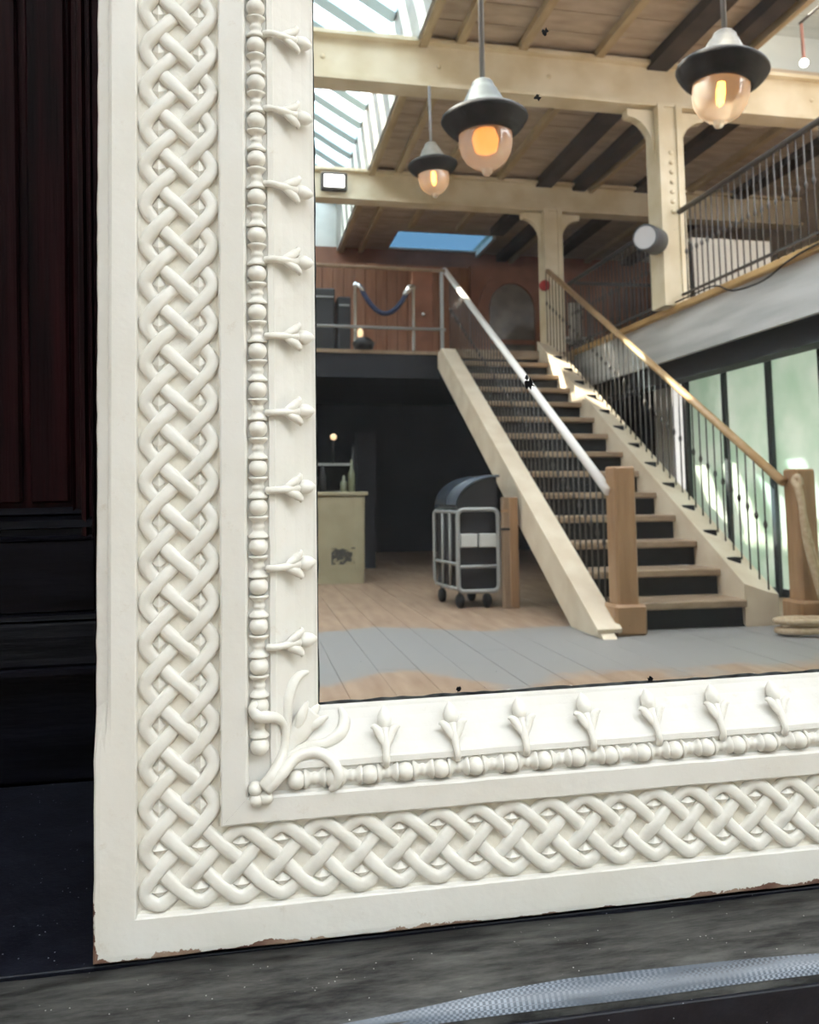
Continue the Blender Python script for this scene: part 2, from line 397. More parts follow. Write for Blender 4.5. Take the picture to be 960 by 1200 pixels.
# front board with a rounded, slightly wavy nosing
prof = [(-0.0632,LZ-0.004),(-0.066,LZ-0.0005),(-0.09,LZ-0.001),(-0.125,LZ-0.003),(-0.145,LZ-0.007),(-0.155,LZ-0.014),(-0.160,LZ-0.025),(-0.160,LZ-0.06),(-0.0632,LZ-0.06)]
fb = MB(); nseg = 80; vv = []; ff = []
for i in range(nseg+1):
    x = -1.6 + 3.8*i/nseg
    for j, (y, z) in enumerate(prof):
        wob = 0.0015*math.sin(x*9+j) + 0.0012*math.sin(x*23+2*j)
        vv.append((x, y + (wob if 2 <= j <= 6 else 0), z + (0.6*wob if 1 <= j <= 5 else 0)))
n_ = len(prof)
for i in range(nseg):
    for j in range(n_):
        j2 = (j+1) % n_
        ff.append((i*n_+j, i*n_+j2, (i+1)*n_+j2, (i+1)*n_+j))
fb.add(vv, ff, True)
near(fb, 'front_board', M_ledge_front, ledge)
near(MB().bevbox(-1.6, 2.2, -0.1645, -0.1605, LZ-0.07, LZ-0.0215, 0.001), 'front_apron', M_ledge_back, ledge)
near(MB().box(-1.6, 2.2, -0.135, 0.31, FLZ+0.05, LZ-0.06), 'plinth', M_wood_black, ledge)
# woven strip over the nosing; pale colour and taper imitate its sheen
tp = MB(); vv = []; ff = []; cols = 60; nt_ = 5
tprof = [(-0.1425,LZ-0.0062),(-0.1462,LZ-0.0078),(-0.1505,LZ-0.0112),(-0.1545,LZ-0.0142),(-0.1580,LZ-0.0195)]
for i in range(cols+1):
    t = i/cols; x = -0.02 + 1.2*t
    for j, (y, z) in enumerate(tprof):
        wb = 0.003*math.sin(5*t+0.6) + 0.0015*math.sin(17*t)
        tp_ = max(0.0, 1-t/0.25, min(0.75, (t-0.3)*2.0))            # the strip tapers away at both ends
        q = j*(1-tp_) + (nt_-1)*tp_; a_ = min(int(q), nt_-2); f_ = q-a_
        y = tprof[a_][0]*(1-f_)+tprof[a_+1][0]*f_; z = tprof[a_][1]*(1-f_)+tprof[a_+1][1]*f_
        vv.append((x, y + 0.25*wb, z + 0.0024 + 0.0004*math.sin(37*t)))
nt_ = len(tprof)
for i in range(cols):
    for j in range(nt_-1):
        ff.append((i*nt_+j, i*nt_+j+1, (i+1)*nt_+j+1, (i+1)*nt_+j))
tp.add(vv, ff, True)
near(tp, 'woven_tape', M_tape, ledge, label='woven tape along the front nosing, blue-grey sheen in its colour')

WY = 0.313    # face of the panelled wall behind the mirror
wf = near_thing('wall_front', 0, WY+0.1, FLZ, kind='structure')
near(MB().box(-4, 6, WY+0.03, WY+0.2, FLZ-0.1, 5.2), 'wall_surface', M_wood_black, wf)
dr = near_thing('door_1', -0.5, WY, LZ, kind='structure')
near(MB().bevbox(-0.196, 0.75, WY-0.002, WY+0.028, LZ, 2.4, 0.002), 'stile', M_wood_dark, dr)
near(MB().bevbox(-1.0, -0.197, WY, WY+0.028, -0.186, -0.0915, 0.002), 'lock_rail', M_wood_black, dr)
near(MB().box(-1.0, -0.197, WY+0.006, WY+0.028, LZ, -0.250), 'bottom_rail', M_wood_black, dr)
near(MB().prism([(WY-0.004,-0.262),(WY+0.02,-0.262),(WY+0.02,-0.186),(WY+0.000,-0.186),(WY-0.006,-0.188),(WY-0.008,-0.193),(WY-0.003,-0.195),(WY-0.008,-0.200),(WY-0.012,-0.214),(WY-0.016,-0.232),(WY-0.020,-0.247),(WY-0.018,-0.251),(WY-0.022,-0.253),(WY-0.022,-0.260)], 'x', -1.0, -0.10), 'base_moulding', M_wood_black, dr)
near(MB().prism([(WY-0.004,-0.091),(WY+0.02,-0.091),(WY+0.02,-0.052),(WY+0.012,-0.051),(WY+0.004,-0.058),(WY+0.008,-0.0615),(WY-0.002,-0.066),(WY-0.004,-0.075),(WY+0.004,-0.078),(WY+0.003,-0.086),(WY-0.005,-0.088)], 'x', -1.0, -0.200), 'panel_moulding', M_wood_black, dr)
near(MB().prism([(-0.226,WY+0.022),(-0.197,WY+0.022),(-0.197,WY-0.005),(-0.199,WY-0.005),(-0.201,WY+0.004),(-0.204,WY+0.004),(-0.207,WY-0.003),(-0.213,WY-0.001),(-0.215,WY+0.008),(-0.222,WY+0.010),(-0.225,WY+0.006)], 'z', -0.088, 2.4), 'panel_moulding', M_wood_dark, dr)
near(MB().box(-1.0, -0.22, WY+0.016, WY+0.03, -0.06, 2.4), 'door_panel', M_wood_dark, dr)
near(MB().bevbox(-0.278, -0.229, WY+0.008, WY+0.017, -0.045, 2.4, 0.003), 'raised_panel', M_wood_dark, dr)
near(MB().bevbox(-0.9, -0.288, WY+0.008, WY+0.017, -0.045, 2.4, 0.003), 'raised_panel', M_wood_dark, dr)

# ------------------------------------------------------------------ the mirror
ub, vb = (U0+U1)/2, V0
mirror = bpy.data.objects.new('ornate_mirror', None); COL.objects.link(mirror)
_base = HINGE + MIR @ np.array([ub, 0, vb])
mirror.matrix_world = Matrix(((MIR[0,0],MIR[0,2],-MIR[0,1],_base[0]),(MIR[1,0],MIR[1,2],-MIR[1,1],_base[1]),(MIR[2,0],MIR[2,2],-MIR[2,1],_base[2]),(0,0,0,1)))
tag(mirror, 'cream painted mirror with plaited carved frame leaning on the black ledge', 'mirror')
MOFF = Vector((-ub, -vb, 0))
def mpart(me_or_mb, name, m=None, parent=None, loc=(0,0,0), rot=0.0, label=None):
    me = me_or_mb if isinstance(me_or_mb, bpy.types.Mesh) else me_or_mb.mesh(name, m)
    o = bpy.data.objects.new(name, me); COL.objects.link(o); o.parent = parent or mirror
    o.location = (MOFF + Vector(loc)) if parent is None else Vector(loc)
    o.rotation_euler = (0, 0, rot)
    if label: o['label'] = label
    return o

PROF = [(0,-15),(0,27),(1.5,31),(9,34),(11.5,35),(12.5,38.5),(15,40),(35.5,40),(36.6,39),(37.4,34),(40,33),(108,33),(110,34),(110.8,41),(112.5,42),(133,42),(135,40.5),(136.3,35),
        (155,35),(156,37.5),(161,36.5),(162.5,34),(170,27),(180,18.5),(190,11),(198,6),(200.5,5),(201.5,4),(202,0),(202,-8)]
PROF = [(a/1000,b/1000) for a,b in PROF]
def frieze_w(s):
    for (a,b),(c,d) in zip(PROF[1:], PROF[2:]):
        if a <= s <= c and c > a: return b+(d-b)*(s-a)/(c-a)
    return 0.0
def rail(side):
    mb = MB(); n = 120 if side in ('left','right') else 30; vs_ = []; rng = random.Random(hash(side) % 97)
    rng = random.Random({'left':3,'right':5,'top':7,'bottom':9}[side])
    jit = [(rng.uniform(-1,1), rng.uniform(-1,1)) for _ in range(n+1)]
    for i in range(n+1):
        t = i/n
        for k, (s, w) in enumerate(PROF):
            if k in (1,2,3,4,5,6):
                fl_ = 1.0 if side == 'bottom' else min(1.0, max(0.0, (V0+0.215-(V0+FH*t))/0.03))
                if side in ('top',): fl_ = 1.0
                sq = {1:(0,0.037),2:(0.0006,0.0385),3:(0.002,0.0396),4:(0.006,0.040),5:(0.010,0.040),6:(0.015,0.040)}[k]
                s, w = s+(sq[0]-s)*fl_, w+(sq[1]-w)*fl_
            j = 0.0005*jit[i][0] if k < 4 else (0.0004*jit[i][1] if 10 <= k <= 24 else 0)
            if side == 'left': p = (U0+s+j, V0+s+(FH-2*s)*t, w)
            elif side == 'right': p = (U1-s-j, V0+s+(FH-2*s)*t, w)
            elif side == 'bottom': p = (U0+s+(FW-2*s)*t, V0+s+j, w)
            else: p = (U0+s+(FW-2*s)*t, V1-s-j, w)
            vs_.append(p)
    m = len(PROF); fs = []
    for i in range(n):
        for k in range(m-1):
            f = (i*m+k, i*m+k+1, (i+1)*m+k+1, (i+1)*m+k)
            fs.append(f if side in ('left','top') else f[::-1])
    mb.add(vs_, [f[::-1] for f in fs]); return mb
for sd in ('left','bottom','right','top'):
    ro = mpart(rail(sd), 'frame_rail', M_frame); ro.data.materials.append(M_field)
    kk = len(PROF)-1
    ro.data.polygons.foreach_set('material_index', [1 if (i % kk) in (9,10,11,12) else 0 for i in range(len(ro.data.polygons))])
mpart(MB().box(U0+0.004, U1-0.004, V0+0.004, V1-0.004, -0.02, -0.009), 'backboard', M_wood_black)
glass = mpart(MB().box(U0+0.198, U1-0.198, V0+0.198, V1-0.198, -0.0065, 0.0002), 'mirror_glass', M_mirror, label='old mirror glass reflecting a hall with stairs')
# tarnished silver edge
def tarn(pts): 
    mb = MB(); n = len(pts)
    top = [(u,v,0.0009) for u,v in pts]; bot = [(u,v,0.0) for u,v in pts]
    return mb.add(top+bot, [tuple(range(n)), tuple(range(n,2*n))[::-1]] + [(i,n+i,n+(i+1)%n,(i+1)%n) for i in range(n)])
rg = random.Random(11)
gl, gb, gr, gt = U0+0.2015, V0+0.2015, U1-0.2015, V1-0.2015
pts = [(gl,gb)] + [(gl+(gr-gl)*i/60, gb) for i in range(1,60)] + [(gr,gb)] + [(gl+(gr-gl)*i/60, gb+0.0028+rg.uniform(-0.0006,0.0010)) for i in range(60,-1,-1)]
mpart(tarn(pts), 'tarnished_edge', M_edge)
pts = [(gl,gb+(gt-gb)*i/70) for i in range(70,-1,-1)] + [(gl+0.0016+rg.uniform(-0.0005,0.0007), gb+(gt-gb)*i/70) for i in range(71)]
mpart(tarn(pts), 'tarnished_edge', M_edge)
def blot(u, v, r, seed):
    g = random.Random(seed)
    return tarn([(u+r*math.cos(a)*g.uniform(0.3,1.35), v+r*1.2*math.sin(a)*g.uniform(0.3,1.35)) for a in [2*math.pi*k/14 for k in range(14)]])
BLOTS = [(0.316,0.4816,0.0040,1),(0.306,0.411,0.0034,2),(0.2915,0.1085,0.0052,3),(0.2885,0.1160,0.0025,4),(0.211,-0.1985,0.0028,5),(0.416,-0.2010,0.0042,7)]
for bl in BLOTS:
    mpart(blot(*bl), 'silvering_blemish', M_blem)

# plait: an interlace running round the frame in a band two cells wide
G0u, G0v = U0+0.0375, V0+0.0375
cells = {(i,j) for i in range(NU) for j in range(NV) if i < 2 or i >= NU-2 or j < 2 or j >= NV-2}
def cell_ok(X, Y): return (math.floor(X/2), math.floor(Y/2)) in cells
def trace():
    used = set(); loops = []
    starts = [(2*i+1, 2*j) for (i,j) in sorted(cells)] + [(2*i, 2*j+1) for (i,j) in sorted(cells)]
    for st in starts:
        for d0 in ((1,1),(-1,1),(1,-1),(-1,-1)):
            if not cell_ok(st[0]+d0[0]*0.5, st[1]+d0[1]*0.5): continue
            p, d = st, d0
            if frozenset((p,(p[0]+d[0],p[1]+d[1]))) in used: continue
            path = []
            while True:
                q = (p[0]+d[0], p[1]+d[1]); key = frozenset((p,q))
                if key in used: break
                used.add(key)
                if cell_ok(q[0]+d[0]*0.5, q[1]+d[1]*0.5):
                    slash = d[0]*d[1] > 0
                    over = (not slash) if q[0] % 2 == 0 else slash
                    path.append((q[0], q[1], 1 if over else -1))
                else:
                    pull = 0.34
                    if q[0] % 2 == 0: path.append((q[0]-d[0]*pull, q[1], 0)); d = (-d[0], d[1])
                    else: path.append((q[0], q[1]-d[1]*pull, 0)); d = (d[0], -d[1])
                p = q
            if len(path) > 3: loops.append(path)
    return loops
SP = [(-0.0062,-0.0042),(-0.0060,-0.0006),(-0.0049,0.0014),(-0.0030,0.0022),(0.0,0.0025),(0.0030,0.0022),(0.0049,0.0014),(0.0060,-0.0006),(0.0062,-0.0042)]
def cr(a, b, c, d, t):
    return 0.5*((2*b)+(-a+c)*t+(2*a-5*b+4*c-d)*t*t+(-a+3*b-3*c+d)*t**3)
rgp = random.Random(21)
for path in trace():
    P = [np.array([G0u+x*CELL/2, G0v+y*CELL/2, 0.0356+0.0015*h]) for x, y, h in path]
    n = len(P); fine = []
    for i in range(n):
        for t in (0,0.2,0.4,0.6,0.8):
            fine.append(cr(P[i-1],P[i],P[(i+1)%n],P[(i+2)%n],t))
    m = len(fine); vs_ = []; fs = []; k = len(SP)
    for i in range(m):
        t = fine[(i+1)%m]-fine[i-1]; t[2] = 0; t /= np.linalg.norm(t); r = np.array([t[1],-t[0],0])
        wd = 1+0.04*math.sin(i*0.37)
        for a, h in SP:
            vs_.append(tuple(fine[i]+r*a*wd+np.array([0,0,h])))
    for i in range(m):
        j = (i+1) % m
        for q in range(k-1): fs.append((i*k+q, j*k+q, j*k+q+1, i*k+q+1))
    mpart(MB().add(vs_, fs, True), 'plait_strand', M_orn)
dart = MB().add([(-0.0095,0,0),(0,-0.0062,0),(0.0095,0,0),(0,0.0062,0),(-0.0035,0,0.0042),(0.0035,0,0.0036)], [(0,1,4),(1,2,5),(1,5,4),(2,3,5),(3,0,4),(3,4,5)]).mesh('plait_dart', M_orn)
for (i,j) in sorted(cells):
    vert = (i < 2 or i >= NU-2) and not (j < 2 or j >= NV-2)
    mpart(dart, 'plait_dart', loc=(G0u+(i+0.5)*CELL, G0v+(j+0.5)*CELL, 0.0329), rot=math.pi/2 if vert else 0)

# bead-and-reel
BS = 0.1457
bead_me = MB().ball((0,0,0), (0.0087,0.0086,0.0095), 18, 12).mesh('bead', M_orn)
_h = [(0.0060,0.0102),(0.0080,0.0104),(0.0092,0.0096),(0.0092,0.0084),(0.0074,0.0064),(0.0056,0.0046),(0.0050,0.0030),(0.0056,0.0014)]
reel_me = MB().lathe([(r, -z) for r, z in _h] + [(0.0060,0.0)] + [(r, z) for r, z in _h[::-1]], seg=16, axis=(0,1,0)).mesh('reel', M_orn)
def row(side, start, pitch, n):
    for k in range(n):
        a = start + pitch*k
        for nm, me, o in (('bead', bead_me, 0.0), ('reel', reel_me, pitch/2)):
            if side == 'left': mpart(me, nm, loc=(U0+BS, a+o, 0.0368 if nm == 'bead' else 0.0345))
            elif side == 'right': mpart(me, nm, loc=(U1-BS, a+o, 0.0368 if nm == 'bead' else 0.0345))
            elif side == 'bottom': mpart(me, nm, loc=(a+o, V0+BS, 0.0368 if nm == 'bead' else 0.0345), rot=math.pi/2)
            else: mpart(me, nm, loc=(a+o, V1-BS, 0.0368 if nm == 'bead' else 0.0345), rot=math.pi/2)
pl = 0.0365; row('left', -0.2270, pl, int((V1-BS-0.02+0.2270)/pl))
row('right', -0.2256, pl, int((V1-BS-0.02+0.2256)/pl))
pb = 0.0341; row('bottom', 0.0477, pb, int((U1-BS-0.02-0.049)/pb))
row('top', 0.0490, pb, int((U1-BS-0.02-0.049)/pb))

# lotus buds on the sloping frieze; local +y points to the glass
def smooth_path(pts, rs, sub=4):
    P = [np.array(p, float) for p in pts]; n = len(P); out = []; ro = []
    for i in range(n-1):
        a = P[max(i-1,0)]; b = P[i]; c = P[i+1]; d = P[min(i+2,n-1)]
        for q in range(sub):
            t = q/sub; out.append(tuple(cr(a,b,c,d,t))); ro.append(rs[i]+(rs[i+1]-rs[i])*t)
    out.append(tuple(P[-1])); ro.append(rs[-1]); return out, ro
stem_me = MB().tube(*smooth_path([(0,-0.002,0.0385),(0,0.004,0.041),(0,0.012,0.0365),(0,0.021,0.0295),(0,0.027,0.0245)], [0.0034,0.0032,0.0034,0.0046,0.0050]), seg=8).mesh('bud_stem', M_orn)
def leaf_mesh(sx):
    return MB().tube(*smooth_path([(0,0.014,0.0355),(sx*0.0038,0.0205,0.0318),(sx*0.0072,0.0265,0.0285),(sx*0.0112,0.0298,0.0275),(sx*0.0140,0.0290,0.0272)], [0.0024,0.0038,0.0044,0.0030,0.0005]), seg=8, flat=0.65, flat_axis=(0,0.3,1)).mesh('leaf', M_orn)
leaf_me = [leaf_mesh(-1), leaf_mesh(1)]
egg_me = MB().lathe([(0,-0.0100),(0.0034,-0.0092),(0.0060,-0.0062),(0.0071,-0.0018),(0.0068,0.0026),(0.0050,0.0070),(0.0024,0.0104),(0,0.0126)], c=(0,0.0345,0.0195), seg=12, axis=(0,0.86,-0.5)).mesh('bud', M_orn)
BR = 0.1555
rgb_ = random.Random(5)
def buds(side, poss):
    for a in poss:
        if side == 'left': loc, rot = (U0+BR, a, 0), -math.pi/2
        elif side == 'right': loc, rot = (U1-BR, a, 0), math.pi/2
        elif side == 'bottom': loc, rot = (a, V0+BR, 0), 0
        else: loc, rot = (a, V1-BR, 0), math.pi
        st = mpart(stem_me, 'lotus_bud', loc=loc, rot=rot + rgb_.uniform(-0.06,0.06))
        for lm in leaf_me: mpart(lm, 'leaf', parent=st, loc=(0,0,0))
        mpart(egg_me, 'bud', parent=st, loc=(0,0,0))
bl_ = [-0.1370+0.0723*k for k in range(int((V1-0.23+0.1368)/0.0722)+1)]
buds('left', bl_); buds('right', bl_)
bb_ = [0.1318+0.0685*k for k in range(int((U1-0.25-0.1318)/0.0685)+1)]
buds('bottom', bb_); buds('top', bb_)

# corner flower sprays
def spray(parent_name, su, sv, cu, cv):
    """su, sv mirror the spray; coordinates below are for the lower left corner"""
    def T(u, v, lift=0.0):
        s = min(u-U0, v-V0); w = max(frieze_w(s), 0.004)
        if 0.135 < s < 0.158: w = 0.041
        return ((u-U0)*su + cu, (v-V0)*sv + cv, w+lift)
    def P(l, lift=0.001): return [T(u/1000, v/1000, lift if not isinstance(lift, list) else lift[i]) for i,(u,v) in enumerate(l)]
    A, r = smooth_path(P([(19,-262),(28,-251),(36,-236),(38,-221),(35.5,-209),(29,-201.5),(20,-199),(13,-197),(9,-190),(13,-186)], 0.002), [.0066,.0064,.0046,.0036,.0036,.0046,.0060,.0064,.0050,.002])
    root = mpart(MB().tube(A, r, 9), 'corner_spray', M_orn)
    def sub(mb, nm): o = mpart(mb, nm, M_orn, parent=root); return o
    Bp, r = smooth_path(P([(20,-264),(33,-252),(47,-241),(65,-238),(79,-243.5),(86,-254),(84,-264),(78,-269)], 0.003), [.0060,.0062,.0056,.0054,.0054,.0050,.0046,.002])
    sub(MB().tube(Bp, r, 9), 'scroll')
    Lp, r = smooth_path(P([(32,-243),(38.5,-224),(40,-206),(41,-190),(45.5,-176),(53,-169.5),(61,-169)], 0.002), [.0034,.0038,.0044,.0052,.0054,.0042,.0014])
    sub(MB().tube(Lp, r, 8, flat=0.6, flat_axis=(0,0,1)), 'leaf')
    Rp, r = smooth_path(P([(36,-241),(58,-233.5),(76,-232.5),(90,-226.5),(95,-216),(91,-206)], 0.002), [.0034,.0042,.0054,.0066,.0058,.0018])
    sub(MB().tube(Rp, r, 8, flat=0.6, flat_axis=(0,0,1)), 'leaf')
    # tulip: one broad cup with three flaring lips
    Q, r = smooth_path(P([(35,-241),(43,-231),(51,-221),(59,-212),(65,-205)], [0.002,0.004,0.006,0.007,0.009]), [.0028,.0070,.0110,.0120,.0100])
    sub(MB().tube(Q, r, 12, flat=0.5, flat_axis=(0,0,1)), 'flower_cup')
    for tip, mid, wd in (((59.5,-193.5),(53,-207),0.0050), ((79,-210),(66,-216),0.0050), ((71,-199.5),(62,-209),0.0055)):
        Q, r = smooth_path(P([((mid[0]+45)/2,(mid[1]-228)/2), mid, ((mid[0]+tip[0])/2,(mid[1]+tip[1])/2), tip], [0.007,0.0095,0.010,0.011]), [.003,wd,wd*0.8,.0012])
        sub(MB().tube(Q, r, 9, flat=0.6, flat_axis=(0,0,1)), 'petal')
    for (u, v) in ((10.5,-263),(11.5,-273),(20,-271.5)):
        x, y, z = T(u/1000, v/1000); sub(MB().ball((x,y,0.0425), 0.0068, 12, 8), 'berry')
    x, y, z = T(0.0145,-0.2685); sub(MB().ball((x,y,0.043), 0.0030, 8, 6), 'berry')
spray('a', 1, 1, U0, V0); spray('b', -1, 1, U1, V0); spray('c', 1, -1, U0, V1); spray('d', -1, -1, U1, V1)
#HALL#
# ================================================================== THE HALL (reflected in the mirror), hall coordinates (x, distance, z)
M_floor = floor_mat()
def green_glass():
    m = mat('pale_green_glass_panel', (0.56,0.66,0.55), 0.35, var=(0.74,0.78,0.70), scale=2.6, detail=8)
    nt = m.node_tree; L = nt.links.new; b = nt.nodes['Principled BSDF']
    tr = nt.nodes.new('ShaderNodeBsdfTranslucent'); L(b.inputs['Base Color'].links[0].from_socket, tr.inputs[0])
    mx = nt.nodes.new('ShaderNodeMixShader'); mx.inputs[0].default_value = 0.50
    L(b.outputs[0], mx.inputs[1]); L(tr.outputs[0], mx.inputs[2]); L(mx.outputs[0], nt.nodes['Material Output'].inputs[0]); return m
M_green = green_glass()
M_mull = mat('dark_grey_mullion', (0.06,0.07,0.075), 0.5)
M_cream = mat('cream_iron_paint', (0.66,0.56,0.37), 0.5, var=(0.80,0.72,0.55), scale=3, bump=0.2, bscale=30)
M_ceil = mat('brown_ceiling_board', (0.40,0.325,0.245), 0.8, var=(0.53,0.445,0.355), scale=3, stretch=(1,3,1), bump=0.2, bscale=20)
M_joist_p = mat('pale_joist_wood', (0.50,0.40,0.25), 0.7, var=(0.40,0.31,0.19), scale=6, stretch=(3,0.5,1))
M_joist_d = mat('dark_joist_wood', (0.035,0.028,0.024), 0.8, var=(0.07,0.055,0.045), scale=5)
M_white_wood = mat('white_painted_wood', (0.78,0.76,0.70), 0.55, var=(0.68,0.66,0.60), scale=4)
M_bar = mat('sky_tinted_glazing_bar', (0.66,0.84,0.92), 0.5)  # blue of the sky on the shaded bars is put into the colour
M_curb = mat('off_white_curb_boards', (0.36,0.335,0.295), 0.6, var=(0.45,0.425,0.375), scale=5)
M_pane = pane_mat('sky_lit_pane', (0.50,0.64,0.72))
M_pane_clear = pane_mat('clear_pane', (0.93,0.96,0.96))
M_pane_blue = pane_mat('blue_tinted_pane', (0.016,0.038,0.062))
M_grey_paint = mat('grey_fascia_paint', (0.42,0.43,0.43), 0.55, var=(0.58,0.585,0.58), scale=2.5, stretch=(1,0.4,4), bump=0.2, bscale=12)
M_gold = mat('golden_timber_strip', (0.55,0.36,0.15), 0.5, var=(0.40,0.25,0.10), scale=6, stretch=(1,0.6,1))
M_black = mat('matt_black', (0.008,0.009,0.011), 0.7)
M_under = mat('under_gallery_shade', (0.012,0.013,0.018), 0.8, var=(0.02,0.021,0.027), scale=2)  # deep shade below the gallery is put into this near-black
M_iron = mat('dark_iron', (0.075,0.068,0.062), 0.5, metal=0.3)
M_tread = mat('worn_tread_oak', (0.24,0.165,0.105), 0.55, var=(0.34,0.25,0.165), scale=6, stretch=(1,4,4), bump=0.2)
M_string = mat('cream_stringer_paint', (0.66,0.545,0.40), 0.6, var=(0.76,0.66,0.51), scale=4, bump=0.3, bscale=20)
M_newel = mat('oak_newel', (0.29,0.165,0.08), 0.5, var=(0.37,0.22,0.115), scale=4, stretch=(5,5,0.6))
M_rail_metal = mat('worn_metal_handrail', (0.80,0.77,0.73), 0.3)
M_rail_wood = mat('golden_handrail_wood', (0.48,0.30,0.14), 0.35, var=(0.58,0.40,0.22), scale=5)
M_rope = mat('hemp_rope', (0.56,0.44,0.30), 0.8, var=(0.46,0.34,0.22), scale=40)
M_lamp_zinc = mat('weathered_zinc', (0.075,0.092,0.092), 0.65, var=(0.125,0.14,0.135), scale=12, bump=0.2)
M_lamp_white = mat('cream_enamel', (0.21,0.19,0.155), 0.65, var=(0.28,0.26,0.22), scale=10)
M_lamp_dark = mat('dark_bronze_ring', (0.016,0.014,0.013), 0.55, var=(0.035,0.031,0.029), scale=14, spec=0.2)
M_rod = mat('grey_conduit', (0.30,0.29,0.29), 0.45)
M_cab = mat('cream_cabinet', (0.34,0.30,0.19), 0.6, var=(0.40,0.36,0.24), scale=4)
M_cabp = mat('stencil_grey', (0.34,0.30,0.19), 0.7, var=(0.06,0.06,0.055), scale=16, lo=0.45, hi=0.55)
M_alu = mat('grey_metal_frame', (0.36,0.37,0.36), 0.45, metal=0.3)
M_case = mat('black_case_panel', (0.018,0.018,0.020), 0.5)
M_lid = mat('dark_smoked_lid', (0.05,0.065,0.085), 0.25)
M_label = mat('white_label', (0.55,0.56,0.53), 0.6)
M_board_w = mat('plain_timber_board', (0.33,0.23,0.15), 0.6, var=(0.25,0.17,0.105), scale=5, stretch=(4,4,0.5))
M_panelw = mat('red_brown_wall_board', (0.23,0.10,0.052), 0.55, var=(0.31,0.145,0.08), scale=5, stretch=(4,4,0.4))
M_redwood = mat('red_brown_door_wood', (0.20,0.075,0.038), 0.5, var=(0.27,0.11,0.058), scale=4)
M_doord = mat('dim_door_glass', (0.075,0.060,0.040), 0.3, var=(0.14,0.11,0.07), scale=5)
M_chrome = mat('polished_steel', (0.72,0.73,0.74), 0.18, metal=0.9)
M_blue = mat('navy_velvet', (0.030,0.045,0.10), 0.7)
M_red = mat('red_enamel', (0.45,0.04,0.04), 0.4)
M_redcable = mat('salmon_cable', (0.50,0.25,0.20), 0.6)
M_paleboard = mat('pale_blue_board', (0.48,0.54,0.55), 0.7, var=(0.58,0.63,0.63), scale=3, stretch=(0.5,4,1))
M_sheet = mat('white_cloth', (0.74,0.72,0.66), 0.8)
M_speaker = mat('grey_can', (0.07,0.075,0.085), 0.5)
M_cone = mat('pale_front_disc', (0.50,0.49,0.50), 0.6)
M_bulb = emit_mat('warm_filament', (1.0,0.40,0.07), 6)
M_bulb_soft = emit_mat('amber_glow_bulb', (1.0,0.34,0.055), 1.1)
M_bulb2 = emit_mat('white_bulb', (1.0,0.97,0.9), 3)
M_small = emit_mat('tiny_lamp', (1.0,0.7,0.4), 0.35)
M_bottle = mat('pale_bottle', (0.20,0.22,0.15), 0.2)

def globe_mat():
    m = bpy.data.materials.new('ribbed_lamp_glass'); m.use_nodes = True
    nt = m.node_tree; nt.nodes.remove(nt.nodes['Principled BSDF']); L = nt.links.new
    t = nt.nodes.new('ShaderNodeBsdfTransparent'); t.inputs[0].default_value = (0.93,0.90,0.84,1)
    tr = nt.nodes.new('ShaderNodeBsdfTranslucent'); tr.inputs[0].default_value = (0.85,0.80,0.70,1)
    df = nt.nodes.new('ShaderNodeBsdfDiffuse'); df.inputs[0].default_value = (0.75,0.72,0.66,1)
    g = nt.nodes.new('ShaderNodeBsdfGlossy'); g.inputs['Roughness'].default_value = 0.12
    m0 = nt.nodes.new('ShaderNodeMixShader'); m0.inputs[0].default_value = 0.5; L(tr.outputs[0], m0.inputs[1]); L(df.outputs[0], m0.inputs[2])
    m1 = nt.nodes.new('ShaderNodeMixShader'); m1.inputs[0].default_value = 0.48; L(t.outputs[0], m1.inputs[1]); L(m0.outputs[0], m1.inputs[2])
    m2 = nt.nodes.new('ShaderNodeMixShader'); m2.inputs[0].default_value = 0.10; L(m1.outputs[0], m2.inputs[1]); L(g.outputs[0], m2.inputs[2])
    L(m2.outputs[0], nt.nodes['Material Output'].inputs[0]); return m
M_globe = globe_mat()

ZC = 4.80                     # ceiling
ZD = 2.50                     # gallery deck
# ---------------- floor
fl_ = hall('floor', 2.2, 5.5, 0.0, kind='structure')
put(MB().box(-3.2, 7.4, -0.6, 13.0, -0.30, -0.022), 'slab', M_floor, fl_)
rgf = random.Random(8)
pw = 0.21
for i in range(38):
    x0 = -3.1 + i*pw
    y = 1.0 + rgf.uniform(-0.8, 0.0)
    while y < 12.5:
        ln = rgf.uniform(2.4, 3.8); y1 = min(y+ln, 12.6)
        dz = rgf.uniform(-0.0015, 0.0)
        put(MB().box(x0+0.0012, x0+pw-0.0012, y+0.001, y1-0.001, -0.022, dz), 'floor_plank', M_floor, fl_)
        y = y1

# ---------------- outer walls
put(MB().box(-3.2, -3.0, -0.6, 13.0, 0, 7.0), 'wall_left', M_white_wood, kind='structure')
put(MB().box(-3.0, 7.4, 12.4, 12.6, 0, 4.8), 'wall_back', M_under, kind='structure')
put(MB().box(-3.0, 1.45, 12.4, 12.6, 4.8, 7.2), 'wall_gable', M_white_wood, kind='structure')
wr = hall('wall_right', 4.55, 4.0, 0, kind='structure')
put(MB().box(4.50, 4.58, -0.3, 7.25, 0, 0.07), 'wall_sill', M_mull, wr)
ys = [-0.2+0.704*k for k in range(0, 11)] 
ys = [7.22-0.704*k for k in range(10, -1, -1)]
for a, b in zip(ys, ys[1:]):
    put(MB().box(4.510, 4.516, a+0.026, b-0.026, 0.065, 2.38), 'wall_panel', M_green, wr)
    put(MB().box(4.475, 4.53, b-0.028, b+0.028, 0.0, 2.38), 'mullion', M_mull, wr)
put(MB().box(4.50, 4.62, 7.55, 7.95, 0, 2.3), 'white_board', M_white_wood, wr)
put(MB().box(5.2, 5.4, 7.25, 12.4, 0, 2.42), 'dark_return', M_under, wr)
